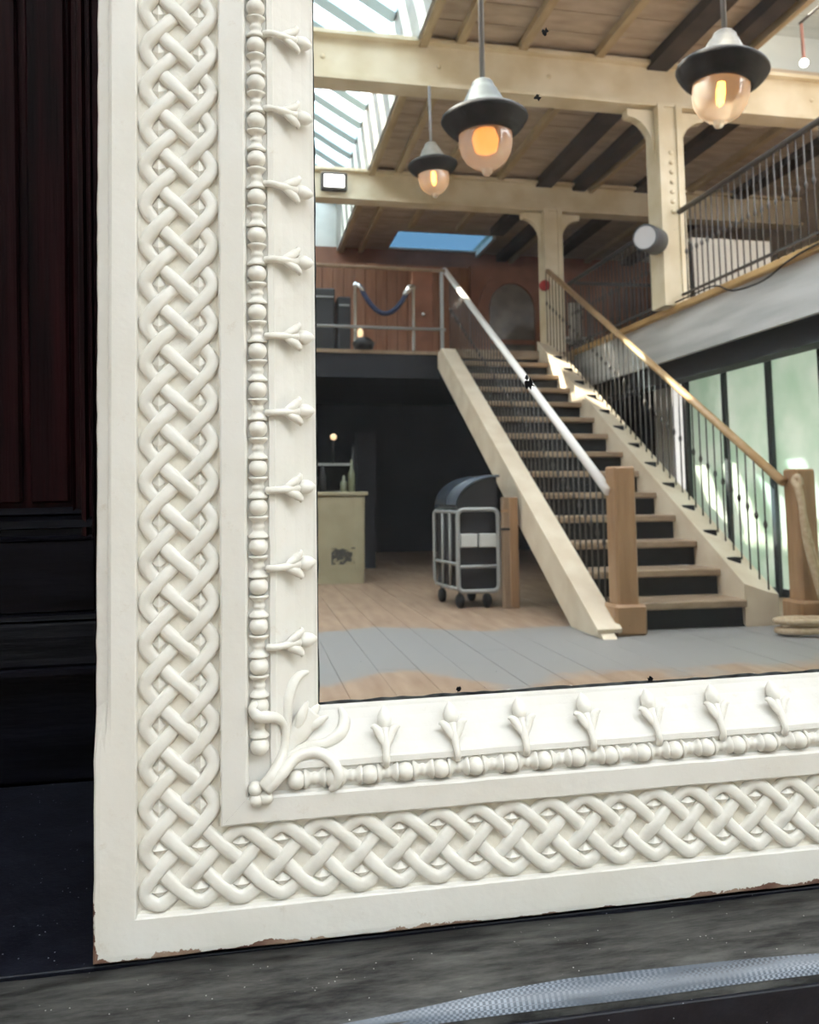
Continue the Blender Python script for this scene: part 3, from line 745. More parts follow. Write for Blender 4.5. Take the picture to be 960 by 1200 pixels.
put(MB().box(7.2, 7.4, -0.6, 13.0, 2.4, 4.9), 'wall_gallery', M_ceil, kind='structure')

# ---------------- ceiling: boards laid across, joists along the hall
ce = hall('ceiling', 2.85, 8.5, ZC, kind='structure')
for q in ((1.45,4.28,4.4,11.35),(4.28,7.4,6.2,11.35),(1.45,2.22,11.35,12.6),(3.72,7.4,11.35,12.6)):
    put(MB().box(*q, ZC+0.03, ZC+0.16), 'ceiling_deck', M_ceil, ce)
for k in range(28):
    y0 = 4.45+0.30*k
    if y0 > 12.3: break
    for xa, xb in ((1.47, 4.24), (4.26, 7.2)):
        if xa > 4 and y0 < 5.9: continue
        if 11.3 < y0+0.15 < 12.4 and xa < 2: 
            put(MB().box(1.47, 2.22, y0+0.006, y0+0.294, ZC, ZC+0.03), 'ceiling_board', M_ceil, ce)
            put(MB().box(3.70, 4.24, y0+0.006, y0+0.294, ZC, ZC+0.03), 'ceiling_board', M_ceil, ce); continue
        put(MB().box(xa, xb, y0+0.006, y0+0.294, ZC, ZC+0.03), 'ceiling_board', M_ceil, ce)
for x, w, h, m in ((1.78,0.07,0.07,M_joist_p),(2.34,0.075,0.07,M_joist_p),(3.05,0.075,0.07,M_joist_p),(3.64,0.20,0.10,M_joist_d),(4.10,0.16,0.12,M_joist_d),(4.26,0.05,0.14,M_joist_p),(4.95,0.2,0.09,M_joist_d),(5.6,0.08,0.07,M_joist_p),(6.3,0.2,0.09,M_joist_d)):
    y0 = 4.42 if x < 4.4 else 6.12
    put(MB().box(x-w/2, x+w/2, y0, 11.0 if 2.2 < x < 3.7 else 12.4, ZC-h, ZC+0.002), 'joist', m, ce)
# raised pale boarding to the right of the joists, near the first beam
for k in range(9):
    put(MB().box(4.30, 7.2, 4.4+0.2*k+0.005, 4.4+0.2*k+0.195, 5.30, 5.33), 'pale_board', M_paleboard, ce)
put(MB().box(4.28, 7.2, 6.18, 6.22, ZC, 5.33), 'pale_upstand', M_paleboard, ce)
put(MB().box(4.28, 7.2, 4.72, 4.98, 5.10, 5.30), 'cream_purlin', M_cream, ce)
put(MB().box(4.30, 7.2, 4.38, 6.25, 5.34, 5.40), 'pale_roof_deck', M_ceil, ce)

# ---------------- glazed rooflights (daylight)
def rooflight(name, label_kind, x0, x1, z0, z1, y0, y1, pitch, m_pane, clear=(), bw=0.05):
    """glazing slope from (x0,z0) up to (x1,z1), bars every 'pitch'"""
    r = hall(name, (x0+x1)/2, (y0+y1)/2, z0, kind='structure')
    n = int(round((y1-y0)/pitch)); dx, dz = x1-x0, z1-z0; ln = math.hypot(dx, dz); nx, nz = -dz/ln, dx/ln
    if nz < 0: nx, nz = -nx, -nz
    for i in range(n+1):
        y = y0+(y1-y0)*i/n
        put(MB().bar((x0,y,z0), (x1,y,z1), bw, 0.09, up=(nx,0,nz)), 'glazing_bar', M_bar, r)
    for i in range(n):
        a, b = y0+(y1-y0)*i/n+0.025, y0+(y1-y0)*(i+1)/n-0.025
        t = 0.01
        mb = MB().add([(x0+nx*t,a,z0+nz*t),(x1+nx*t,a,z1+nz*t),(x1+nx*t,b,z1+nz*t),(x0+nx*t,b,z0+nz*t)], [(0,1,2,3)])
        put(mb, 'pane', M_pane_clear if i in clear else m_pane, r)
    return r
# long rooflight along the left of the hall
sk = rooflight('window_1', '', 1.40, -1.2, 5.55, 7.1, 4.4, 12.4, 0.50, M_pane, (7,8,9), 0.20)  # clear panes picked so the sun reaches the top of the right stringer
put(MB().box(1.40, 1.45, 4.4, 12.4, ZC-0.06, 5.60), 'curb', M_curb, sk)
put(MB().box(1.43, 1.50, 4.4, 12.4, ZC-0.09, ZC-0.02), 'curb_trim', M_joist_p, sk)
# big clear rooflight out of view, added to light the frame and hall
sk2 = rooflight('unseen_rooflight', '', 6.9, -2.95, 5.35, 5.6, 1.85, 4.35, 0.83, M_pane_clear)
put(MB().box(-3.0, 7.2, -0.6, 1.85, 5.45, 5.6), 'unseen_shade_roof', M_white_wood, kind='structure')  # unseen roof strip, added to shade the mirror frame from overhead light
put(MB().box(-3.0, 7.2, 4.35, 4.42, ZC+0.05, 5.75), 'curb', M_white_wood, sk2)
put(MB().box(-3.0, -1.2, 4.4, 12.4, 6.9, 7.0), 'roof_left', M_white_wood, kind='structure')
# blue pane in the far ceiling
w3 = hall('window_3', 2.96, 11.9, ZC, kind='structure')
put(MB().add([(2.20,11.30,ZC+0.032),(3.74,11.30,ZC+0.032),(3.74,12.6,ZC+0.032),(2.20,12.6,ZC+0.032)], [(0,1,2,3)]), 'pane', M_pane_blue, w3)
put(MB().box(3.67, 3.72, 11.3, 12.4, ZC-0.06, ZC+0.02), 'window_frame', M_white_wood, w3)

# ---------------- iron beams and columns
def beam(y, zb, label):
    b = hall('iron_beam', 2.0, y, zb, label, 'beam')
    put(MB().box(-3.0, 7.2, y-0.035, y+0.035, zb+0.03, ZC-0.06), 'web', M_cream, b)
    put(MB().box(-3.0, 7.2, y-0.11, y+0.11, zb, zb+0.035), 'bottom_flange', M_cream, b)
    put(MB().box(-3.0, 7.2, y-0.11, y+0.11, ZC-0.075, ZC-0.04), 'top_flange', M_cream, b)
    return b
b1 = beam(6.0, 4.33, 'near cream iron beam crossing the hall in front of the second one')
b2 = beam(9.0, 4.38, 'far cream iron beam crossing the hall above the gallery landing')
rv = MB().lathe([(0.0,0.012),(0.018,0.010),(0.022,0.0)], seg=10, axis=(0,-1,0)).mesh('rivet', M_cream, flip=True)
for xx in (0.6,1.6,2.6,4.45,5.2): inst(rv, 'rivet', xx, 6.0-0.036, 4.55, b1)
def column(x, y, zb, zt, label):
    c = hall('iron_column', x, y, zb, label, 'column')
    w = 0.105
    # H-section: two flanges with a web, seen as a square shaft with a sunk face
    put(MB().bevbox(x-w, x+w, y-w, y+w, zb, zt, 0.012), 'shaft', M_cream, c)
    put(MB().box(x-w-0.012, x-w*0.55, y-w-0.02, y+w+0.02, zb, zt+0.02), 'flange', M_cream, c)
    put(MB().box(x+w*0.55, x+w+0.012, y-w-0.02, y+w+0.02, zb, zt+0.02), 'flange', M_cream, c)
    for sx in (-1, 1):
        pts = [(x+sx*(w+0.01), zt-0.02), (x+sx*(w+0.27), zt-0.02), (x+sx*(w+0.27), zt-0.07)]
        for k in range(7):
            a = k/6*math.pi/2
            pts.append((x+sx*(w+0.26-0.235*math.sin(a)), zt-0.09-0.30*(1-math.cos(a))))
        pts.append((x+sx*(w+0.01), zt-0.5))
        if sx > 0: pts = pts[::-1]
        put(MB().prism(pts, 'y', y-0.05, y+0.05), 'bracket', M_cream, c)
    return c
c1 = column(3.70, 6.0, ZD+0.01, 4.33, 'nearer cream iron column rising from the gallery edge to the near beam')
for k in range(7): inst(rv, 'rivet', 3.70, 6.0-0.108, 3.9-0.09*k, c1)
c2 = column(3.72, 9.0, ZD+0.01, 4.38, 'farther cream iron column beside the top of the staircase')

# ---------------- galleries
g = hall('gallery_walkway', 5.4, 5.0, 2.0, 'grey fronted gallery walkway running along the right side of the hall', 'gallery')
put(MB().box(3.78, 7.19, 0.6, 12.29, 2.42, ZD), 'deck', M_board_w, g)
put(MB().box(3.745, 3.785, 0.6, 8.62, 2.075, 2.475), 'fascia', M_grey_paint, g)
put(MB().bevbox(3.69, 3.79, 0.6, 8.62, 2.47, 2.525, 0.008), 'edge_strip', M_gold, g)
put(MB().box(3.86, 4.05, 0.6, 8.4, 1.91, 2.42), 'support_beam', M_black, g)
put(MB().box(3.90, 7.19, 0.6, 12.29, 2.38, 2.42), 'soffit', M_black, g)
cab = hall('power_cable', 3.68, 5.2, 2.38, 'thin dark cable drooping along the grey gallery front', 'cable')
pth, rr = smooth_path([(3.682,3.4,2.53),(3.68,4.2,2.49),(3.68,4.6,2.41),(3.68,5.0,2.43),(3.68,5.25,2.53),(3.685,5.7,2.54),(3.685,6.6,2.535)], [0.007]*7)
put(MB().tube(pth, rr, 6), 'wire', M_black, cab)
d = hall('gallery_landing', 1.0, 10.3, 2.2, 'timber gallery landing at the head of the staircase', 'landing')
put(MB().box(-2.99, 3.78, 8.62, 12.29, 2.40, ZD), 'deck', M_board_w, d)
put(MB().box(2.26, 3.70, 8.28, 8.62, 2.40, ZD), 'stair_head', M_tread, d)
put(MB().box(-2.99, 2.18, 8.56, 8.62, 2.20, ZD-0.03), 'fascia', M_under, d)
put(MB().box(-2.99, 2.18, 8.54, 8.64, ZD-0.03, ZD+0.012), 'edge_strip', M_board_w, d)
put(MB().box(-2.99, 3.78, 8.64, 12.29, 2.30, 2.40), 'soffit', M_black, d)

# ---------------- staircase
NR_, RUN, Y0 = 14, 0.300, 4.38
RISE = ZD/NR_; SL = RISE/RUN
zn = lambda y: RISE + SL*(y-Y0)          # line through the nosings
st = hall('staircase', 2.9, 6.0, 0.0, 'broad timber staircase with dark risers climbing to the gallery', 'staircase')
tr = MB().bevbox(-0.49, 0.53, 0, 0.33, -0.05, 0, 0.008).mesh('tread', M_tread, flip=True)
tr1 = MB().bevbox(-0.29, 0.53, 0, 0.33, -0.05, 0, 0.008).mesh('tread', M_tread, flip=True)
ri = MB().box(-0.47, 0.53, 0, 0.012, -RISE, -0.05).mesh('riser', M_black, flip=True)
end = MB().bevbox(0, 0.15, 0, 0.10, 0, 0.03, 0.004).mesh('stringer_slot', M_black, flip=True)
for k in range(1, NR_):
    y = Y0+RUN*(k-1)
    inst(tr if k > 1 else tr1, 'tread', 2.76, y, RISE*k, st)
    inst(ri, 'riser', 2.76, y+0.05, RISE*k, st)
    if k < NR_-1:
        z = zn(y+0.15)
inst(ri, 'riser', 2.76, Y0+RUN*(NR_-1)+0.05, ZD, st)
# left stringer, under the tread ends
lo = lambda y: 0.885+0.595*(y-6.15); up = lambda y: 1.20+0.595*(y-6.15)
ya = 6.15-0.885/0.595; yb = 6.15-1.20/0.595
put(MB().prism([(yb,0.0),(ya,0.0),(8.60,lo(8.60)),(8.60,2.50),(8.33,2.50)], 'x', 2.16, 2.25), 'stringer', M_string, st)
put(MB().bar((2.22,yb+0.05,up(yb+0.05)+0.012), (2.22,8.30,up(8.30)+0.012), 0.16, 0.03), 'stringer_cap', M_string, st)
# right stringer: broad sloping string covering the tread ends
hi = lambda y: zn(y)+0.09
mb = MB()
ya2, yb2 = Y0+0.02, 8.34
def sec(y): return [(3.28,y,hi(y)),(3.28,y,hi(y)-0.42),(3.53,y,hi(y)-0.42),(3.53,y,hi(y)-0.075),(3.46,y,hi(y)-0.06)]
A_, B_ = sec(ya2), sec(yb2)
A_ = [(x,y,max(z,0.0)) for x,y,z in A_]
mb.add(A_+B_, [(0,1,2,3,4),(9,8,7,6,5)]+[(i,(i+1)%5+0,5+(i+1)%5,5+i) for i in range(5)])
put(mb, 'stringer', M_string, st)
for k in range(1, NR_-1):
    y = Y0+RUN*k-0.02
    mb = MB().box(3.33, 3.43, y, y+0.075, hi(y)-0.045, hi(y)-0.003)
    put(mb, 'stringer_slot', M_black, st)
# newel posts
def newel(x, y, h):
    w = 0.072
    put(MB().bevbox(x-w, x+w, y-w, y+w, 0.18, h, 0.012), 'newel_post', M_newel, st)
    put(MB().bevbox(x-w-0.035, x+w+0.035, y-w-0.035, y+w+0.035, 0.0, 0.19, 0.015), 'newel_plinth', M_newel, st)
newel(2.385, 4.32, 1.055); newel(3.605, 4.22, 1.035)
# handrails
zl = lambda y: 0.90+0.592*(y-4.341); zr = lambda y: 0.935+0.597*(y-4.23)
put(MB().tube([(2.31,4.33,zl(4.33)),(2.31,8.80,zl(8.80))], 0.036, 10, flat=0.8, flat_axis=(0,0,1)), 'handrail', M_rail_metal, st, label='pale worn metal handrail')
put(MB().tube([(3.51,4.25,zr(4.25)),(3.51,8.55,zr(8.55))], 0.036, 10, flat=0.8, flat_axis=(0,0,1)), 'handrail', M_rail_wood, st, label='golden wooden handrail')
def baluster_mesh(h):
    mb = MB().tube([(0,0,0),(0,0,h)], 0.0062, 6)
    mb.lathe([(0.006,-0.03),(0.013,-0.012),(0.015,0.0),(0.013,0.012),(0.006,0.03)], (0,0,h*0.55), 8)
    return mb.mesh('baluster', M_iron, flip=True)
bme = baluster_mesh(0.84)
for k in range(NR_):
    for o in (0.03, 0.13, 0.23):
        y = Y0+RUN*k+o+0.02
        if y < 8.55:
            z = zl(y)-0.85; inst(bme, 'baluster', 2.31, y, z, st)
            z = zr(y)-0.85; inst(bme, 'baluster', 3.48, y, z, st)

# ---------------- railings
gr_ = hall('gallery_railing', 3.76, 5.0, ZD, 'iron baluster railing along the right gallery edge', 'railing')
put(MB().tube([(3.76,0.7,3.36),(3.76,8.55,3.36)], 0.024, 8), 'top_rail', M_iron, gr_)
put(MB().box(3.75, 3.77, 0.7, 8.55, 2.60, 2.62), 'bottom_rail', M_iron, gr_)
bm2 = baluster_mesh(0.84)
yy = 2.4
while yy < 8.5:
    if abs(yy-6.0) > 0.16: inst(bm2, 'baluster', 3.76, yy, 2.515, gr_)
    yy += 0.085
lr = hall('landing_railing', 0.5, 8.66, ZD, 'low two bar metal railing along the landing edge, left of the stairs', 'railing')
put(MB().tube([(-2.9,8.66,3.51),(2.28,8.66,3.49)], 0.022, 8), 'top_rail', M_board_w, lr)
put(MB().tube([(-2.9,8.66,2.80),(2.28,8.66,2.79)], 0.018, 8), 'lower_rail', M_alu, lr)
for x in (-2.0, -0.6, 0.6, 2.24): put(MB().box(x-0.018, x+0.018, 8.645, 8.68, ZD+0.012, 3.5), 'post', M_alu, lr)
br = hall('back_railing', 4.6, 8.62, ZD, 'iron baluster railing closing the back of the landing, right of the stairs', 'railing')
put(MB().tube([(3.86,8.55,3.38),(5.4,8.55,3.40)], 0.022, 8), 'top_rail', M_iron, br)
for k in range(16): inst(bm2, 'baluster', 3.92+0.095*k, 8.55, ZD, br)

# ---------------- far end of the upper floor
pwall = hall('wall_upper', 1.4, 11.05, ZD, kind='structure')
put(MB().box(-3.0, 3.25, 11.05, 11.2, ZD, 4.20), 'wall_core', M_redwood, pwall)
for k in range(24):
    x0 = -0.5+0.155*k
    put(MB().bevbox(x0+0.004, x0+0.151, 11.02, 11.05, ZD, 4.20, 0.006), 'wall_board', M_panelw, pwall)
ad = hall('door_2', 3.9, 10.95, ZD, kind='structure')
put(MB().box(3.22, 5.4, 10.95, 11.15, ZD, 4.22), 'door_surround', M_redwood, ad)
def arch(cx, w, z0, zs, n=14):
    return [(cx-w, z0), (cx+w, z0)] + [(cx+w*math.cos(a), zs+w*1.15*math.sin(a)) for a in [math.pi*k/n for k in range(n+1)]]
put(MB().prism(arch(3.82, 0.34, ZD+0.02, 3.56), 'y', 10.90, 10.96), 'door_leaf', M_doord, ad)
ring = []
outer = arch(3.82, 0.50, ZD, 3.56)[1:]; inner = arch(3.82, 0.35, ZD, 3.56)[1:]
outer = outer + [(3.82-0.50, ZD)]; inner = inner + [(3.82-0.35, ZD)]
mb = MB(); nO = len(outer)
vs_ = [(p[0],10.88,p[1]) for p in outer]+[(p[0],10.88,p[1]) for p in inner]+[(p[0],10.96,p[1]) for p in outer]+[(p[0],10.96,p[1]) for p in inner]
fs = []
for i in range(nO-1):
    fs += [(i,i+1,nO+i+1,nO+i),(i,2*nO+i,2*nO+i+1,i+1),(nO+i,nO+i+1,3*nO+i+1,3*nO+i)]
put(mb.add(vs_, fs), 'arch_moulding', M_redwood, ad)
put(MB().box(3.49, 4.15, 10.88, 10.93, 3.05, 3.12), 'door_rail', M_redwood, ad)
gw = put(MB().box(-3.0, 7.2, 12.3, 12.4, ZD, ZC), 'wall_far', M_redwood, kind='structure')
do = hall('open_door_leaf', 2.30, 9.55, ZD, 'red brown door leaf standing open beside the left handrail top', 'door')
put(MB().bevbox(2.06, 2.33, 9.53, 9.57, ZD+0.01, 3.78, 0.006), 'leaf', M_redwood, do)
put(MB().ball((2.20,9.51,3.15), 0.03, 8, 6), 'knob', M_chrome, do)
# rope barrier
def stanchion(x, y, label):
    s = hall('barrier_post', x, y, ZD, label, 'barrier post', 'chrome posts of the rope barrier')
    put(MB().lathe([(0.0,0.0),(0.15,0.0),(0.15,0.02),(0.05,0.035),(0.022,0.05)], (x,y,ZD), 16), 'base', M_chrome, s)
    put(MB().lathe([(0.022,0.03),(0.022,0.90),(0.034,0.905),(0.034,0.935),(0.022,0.95),(0.0,0.975)], (x,y,ZD), 12), 'pole', M_chrome, s)
stanchion(1.30, 9.25, 'chrome barrier post next to the black cases on the landing')
stanchion(2.02, 9.25, 'chrome barrier post nearer the stair head')
vr = hall('velvet_rope', 1.66, 9.25, 3.1, 'sagging navy rope with shiny end hooks between two chrome posts', 'rope')
n = 16; pts = []
for i in range(n+1):
    t = i/n; pts.append((1.36+0.60*t, 9.22, 3.40-0.32*(1-(2*t-1)**2)))
put(MB().tube(pts, 0.030, 8), 'rope', M_blue, vr)
put(MB().tube([(1.30,9.24,3.44),(1.34,9.22,3.42),(1.40,9.22,3.34)], [0.018,0.03,0.034], 8), 'hook', M_chrome, vr)
put(MB().tube([(2.02,9.24,3.45),(1.98,9.22,3.42),(1.90,9.22,3.31)], [0.02,0.042,0.036], 8), 'hook', M_chrome, vr)
def case(x0, x1, z1, label):
    c = hall('equipment_case', (x0+x1)/2, 9.75, ZD, label, 'case', 'black cases on the landing')
    put(MB().bevbox(x0, x1, 9.6, 9.95, ZD, z1, 0.015), 'body', M_case, c)
    put(MB().box(x0+0.02, x1-0.02, 9.585, 9.6, z1-0.12, z1-0.10), 'trim', M_alu, c)
case(0.82, 1.09, 3.46, 'taller black equipment case behind the landing railing')
case(1.12, 1.29, 3.36, 'shorter black equipment case beside the taller one')
# orange topped lamp on the landing edge
bl_l = hall('small_lantern', 1.31, 8.55, 2.52, 'small dark lantern with an orange glow on the landing edge', 'lantern')
put(MB().lathe([(0.0,0.0),(0.10,0.0),(0.13,0.08),(0.06,0.14),(0.0,0.15)], (1.31,8.59,2.513), 12), 'body', M_case, bl_l)
put(MB().ball((1.27,8.57,2.70), (0.035,0.035,0.06), 8, 6), 'flame_glass', M_small, bl_l)
# gallery clutter
ws = hall('draped_table', 5.05, 7.25, ZD, 'white cloth draped table standing on the right gallery', 'table')
mb = MB(); cols = 28; vs_ = []; fs = []
for i in range(cols+1):
    x = 4.60+0.92*i/cols
    for z, a in ((3.56,0.0),(3.50,0.02),(3.0,0.035),(ZD+0.02,0.05)):
        vs_.append((x, 7.18-a*(1+0.6*math.sin(i*1.3)), z))
for i in range(cols):
    for j in range(3): fs.append((i*4+j, i*4+j+1, i*4+j+5, i*4+j+4))
mb.add(vs_, fs, True); put(mb, 'cloth_front', M_sheet, ws)
put(MB().box(4.60, 5.52, 7.18, 7.9, 3.53, 3.565), 'cloth_top', M_sheet, ws)
put(MB().box(4.64, 4.70, 7.24, 7.30, ZD, 3.53), 'leg', M_iron, ws); put(MB().box(5.42, 5.48, 7.24, 7.30, ZD, 3.53), 'leg', M_iron, ws)
put(MB().box(4.64, 4.70, 7.78, 7.84, ZD, 3.53), 'leg', M_iron, ws); put(MB().box(5.42, 5.48, 7.78, 7.84, ZD, 3.53), 'leg', M_iron, ws)
for k, x in enumerate((4.15, 4.42)):
    c = hall('white_chair', x, 9.9, ZD, ('white chair behind the stair head, left of two', 'white chair behind the stair head, right of two')[k], 'chair', 'white chairs on the landing')
    put(MB().bevbox(x-0.10, x+0.10, 9.95, 9.98, ZD+0.42, ZD+0.98, 0.01), 'backrest', M_sheet, c)
    put(MB().bevbox(x-0.11, x+0.11, 9.6, 9.98, ZD+0.40, ZD+0.44, 0.01), 'seat', M_sheet, c)
    for ax, ay in ((-0.1,9.62),(0.1,9.62),(-0.1,9.96),(0.1,9.96)): put(MB().box(x+ax-0.012, x+ax+0.012, ay-0.012, ay+0.012, ZD, ZD+0.40), 'leg', M_iron, c)
sp = hall('round_loudspeaker', 3.42, 5.93, 2.95, 'grey cylindrical loudspeaker clamped to the nearer column', 'loudspeaker')
ax = Vector((-0.75,-0.62,-0.05)).normalized()
c0 = Vector((3.46,5.86,3.08))
put(MB().lathe([(0.0,-0.12),(0.10,-0.12),(0.118,-0.10),(0.118,0.12),(0.112,0.13),(0.10,0.13)], c0, 20, ax), 'housing', M_speaker, sp)
put(MB().lathe([(0.0,0.122),(0.102,0.125)], c0, 20, ax), 'front_disc', M_cone, sp)
put(MB().bar((3.50,5.88,3.08), (3.62,5.90,3.10), 0.05, 0.05), 'bracket', M_iron, sp)
be = hall('alarm_bell', 3.58, 8.88, 3.36, 'small red alarm bell on the farther column', 'bell')
put(MB().lathe([(0.0,0.05),(0.04,0.045),(0.065,0.02),(0.07,0.0)], (3.585,8.87,3.42), 14, (-0.4,-1,0)), 'gong', M_red, be)
put(MB().box(3.56, 3.60, 8.87, 8.90, 3.39, 3.45), 'back_box', M_red, be)
fd = hall('floodlight', 0.99, 8.84, 4.42, 'small dark framed floodlight with a white face on the far beam', 'floodlight')
put(MB().bevbox(0.84, 1.15, 8.80, 8.88, 4.44, 4.66, 0.015), 'housing', M_iron, fd)
put(MB().box(0.88, 1.11, 8.79, 8.80, 4.48, 4.62), 'face', M_bulb2, fd)
hb = hall('hanging_bulb', 4.42, 5.0, 4.30, 'white bulb on a salmon cable below the pale boards', 'bulb')
put(MB().ball((4.42,5.0,4.345), 0.035, 10, 8), 'bulb', M_bulb2, hb)
put(MB().tube([(4.42,5.0,4.36),(4.415,5.0,4.68)], 0.014, 6), 'cable', M_redcable, hb)
put(MB().tube([(4.40,5.0,4.68),(4.60,4.95,4.86),(4.75,4.9,5.12)], 0.012, 6), 'arm', M_iron, hb)

# ---------------- pendant lamps
def lamp(x, y, z, s, ztop, m_cap, tilt, label, glow, bw=0.024):
    """z is the rim of the ring shade"""
    l = hall('pendant_lamp', x, y, z-0.30*s, label, 'lamp', 'industrial pendant lamps')
    ca, sa = math.cos(tilt), math.sin(tilt); ax = (sa, 0, ca)
    c = (x, y, z)
    put(MB().lathe([(0.0,0.215*s),(0.045*s,0.212*s),(0.056*s,0.20*s),(0.060*s,0.178*s),(0.068*s,0.172*s),(0.076*s,0.160*s),(0.105*s,0.10*s),(0.130*s,0.055*s),(0.150*s,0.044*s),(0.150*s,0.03*s)], c, 28, ax), 'cap', m_cap, l)
    put(MB().lathe([(0.14*s,0.050*s),(0.168*s,0.046*s),(0.200*s,0.034*s),(0.220*s,0.018*s),(0.225*s,0.004*s),(0.218*s,-0.010*s),(0.211*s,-0.014*s),(0.206*s,-0.028*s),(0.197*s,-0.033*s),(0.191*s,-0.046*s),(0.180*s,-0.051*s),(0.172*s,-0.064*s),(0.152*s,-0.078*s),(0.140*s,-0.082*s),(0.134*s,-0.072*s),(0.138*s,0.02*s)], c, 32, ax), 'shade_ring', M_lamp_dark, l)
    put(MB().lathe([(0.130*s,-0.03*s),(0.138*s,-0.08*s),(0.137*s,-0.125*s),(0.126*s,-0.175*s),(0.102*s,-0.215*s),(0.068*s,-0.243*s),(0.030*s,-0.255*s),(0.024*s,-0.264*s),(0.026*s,-0.276*s),(0.018*s,-0.288*s),(0.0,-0.291*s)], c, 28, ax), 'glass_globe', M_globe, l)
    put(MB().lathe([(0.0,-0.05*s),(0.8*bw*s,-0.055*s),(bw*s,-0.10*s),(0.8*bw*s,-0.16*s),(0.0,-0.185*s)], c, 12, ax), 'bulb', glow, l)
    top = (x+sa*0.205*s, y, z+ca*0.205*s)
    put(MB().tube([top, (top[0]-0.01, y, ztop)], 0.014*s, 8), 'rod', M_rod, l)
    return l
lamp(1.19, 3.2, 2.79, 1.0, 5.38, M_lamp_zinc, rad(-2), 'pendant lamp with a weathered zinc cap and glowing amber globe', M_bulb_soft, 0.070)
lamp(1.525, 5.9, 3.63, 0.94, 4.33, M_lamp_white, rad(-4), 'pendant lamp with a cream cap hanging from the near iron beam', M_bulb)
lamp(2.31, 2.82, 2.96, 1.0, 5.38, M_lamp_white, rad(7), 'pendant lamp with a cream cap hanging in front of the nearer column', M_bulb)
tb = put(MB().box(-2.9, 7.0, 3.17, 3.23, 5.38, 5.46), 'tie_rail', M_iron, label='iron tie rail below the clear rooflight carrying the lamp rods', cat='rail')
tb2 = put(MB().box(-2.9, 7.0, 2.79, 2.85, 5.38, 5.46), 'tie_rail', M_iron, label='second iron tie rail below the clear rooflight, nearer the mirror', cat='rail')

# ---------------- ground floor things
cb = hall('lectern_cabinet', 1.0, 7.95, 0.0, 'cream wooden cabinet with grey stencilled front in the dark under the landing', 'cabinet')
put(MB().bevbox(0.60, 1.22, 7.86, 8.3, 0.0, 0.88, 0.01), 'body', M_cab, cb)
put(MB().bevbox(0.57, 1.25, 7.83, 8.33, 0.88, 0.92, 0.008), 'top', M_cab, cb)
put(MB().box(0.62, 1.20, 7.845, 7.86, 0.0, 0.12), 'plinth', M_cab, cb)
for x0, x1, z0, z1 in ((0.68,0.74,0.14,0.86),(1.12,1.18,0.14,0.86)): put(MB().box(x0, x1, 7.848, 7.86, z0, z1), 'door_stile', M_cab, cb)
put(MB().box(0.88, 1.12, 7.852, 7.861, 0.19, 0.36), 'stencil_panel', M_cabp, cb)
for k, (x, h, lab) in enumerate(((1.02,0.17,'short bottle on the cream cabinet'),(1.10,0.34,'tall pale bottle on the cream cabinet'),(0.80,0.28,'dark bottle at the left end of the cream cabinet'))):
    b = put(MB().lathe([(0.0,0.0),(0.035,0.0),(0.036,h*0.55),(0.016,h*0.72),(0.013,h*0.97),(0.0,h)], (x,8.0,0.92), 12), 'bottle', M_bottle if k < 2 else M_case, label=lab, cat='bottle', group='bottles on the cabinet')
bk = hall('bottle_rack', 0.9, 8.35, 0.92, 'dark rack with small lights standing on the cream cabinet', 'rack')
put(MB().box(0.62, 1.16, 8.2, 8.3, 0.92, 0.95), 'base', M_case, bk)
put(MB().box(0.64, 0.66, 8.2, 8.3, 0.95, 1.50), 'upright', M_case, bk); put(MB().box(1.14, 1.16, 8.2, 8.3, 0.95, 1.40), 'upright', M_case, bk)
put(MB().box(0.66, 1.14, 8.2, 8.3, 1.20, 1.225), 'shelf', M_alu, bk)
put(MB().ball((0.93,8.18,1.50), 0.035, 8, 6), 'light', M_small, bk)
put(MB().tube([(0.93,8.22,1.22),(0.93,8.2,1.47)], 0.01, 6), 'stem', M_case, bk)
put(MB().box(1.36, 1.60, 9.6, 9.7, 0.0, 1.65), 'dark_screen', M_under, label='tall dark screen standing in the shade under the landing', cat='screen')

ct = hall('wheeled_cage_trolley', 1.72, 5.9, 0.0, 'black trolley with grey tube frame, smoked domed lid and castors', 'trolley')
fx0, fx1, fy, by, z0, z1 = 1.655, 1.985, 5.72, 6.22, 0.13, 0.765
def loop(x0, x1, y, z0, z1, r=0.018, c=0.05):
    P = []
    for cx, cz, a0 in ((x1-c,z0+c,-90),(x1-c,z1-c,0),(x0+c,z1-c,90),(x0+c,z0+c,180)):
        for k in range(5):
            a = rad(a0+22.5*k); P.append((cx+c*math.cos(a), y, cz+c*math.sin(a)))
    return MB().tube(P, r, 8, closed=True)
put(loop(fx0, fx1, fy, z0, z1), 'front_frame', M_alu, ct)
put(loop(1.58, 1.95, by, z0+0.02, z1, 0.015), 'back_frame', M_alu, ct)
put(MB().tube([(fx0,fy,0.32),(fx1,fy,0.32)], 0.014, 8), 'cross_bar', M_alu, ct)
for z in (z0+0.02, 0.34, z1-0.02):
    put(MB().tube([(fx0,fy,z),(1.59,by,z)], 0.013, 8), 'side_bar', M_alu, ct)
for t in (0.33, 0.66):
    x, y = fx0+(1.59-fx0)*t, fy+(by-fy)*t
    put(MB().tube([(x,y,z0),(x,y,z1)], 0.012, 8), 'side_upright', M_alu, ct)
mb = MB().add([(fx0+0.01,fy+0.03,z0),(fx1-0.01,fy+0.03,z0),(1.93,by-0.02,z0),(1.60,by-0.02,z0),(fx0+0.01,fy+0.03,z1),(fx1-0.01,fy+0.03,z1),(1.93,by-0.02,z1),(1.60,by-0.02,z1)],[(0,3,2,1),(4,5,6,7),(0,1,5,4),(1,2,6,5),(2,3,7,6),(3,0,4,7)])
put(mb, 'body', M_case, ct)
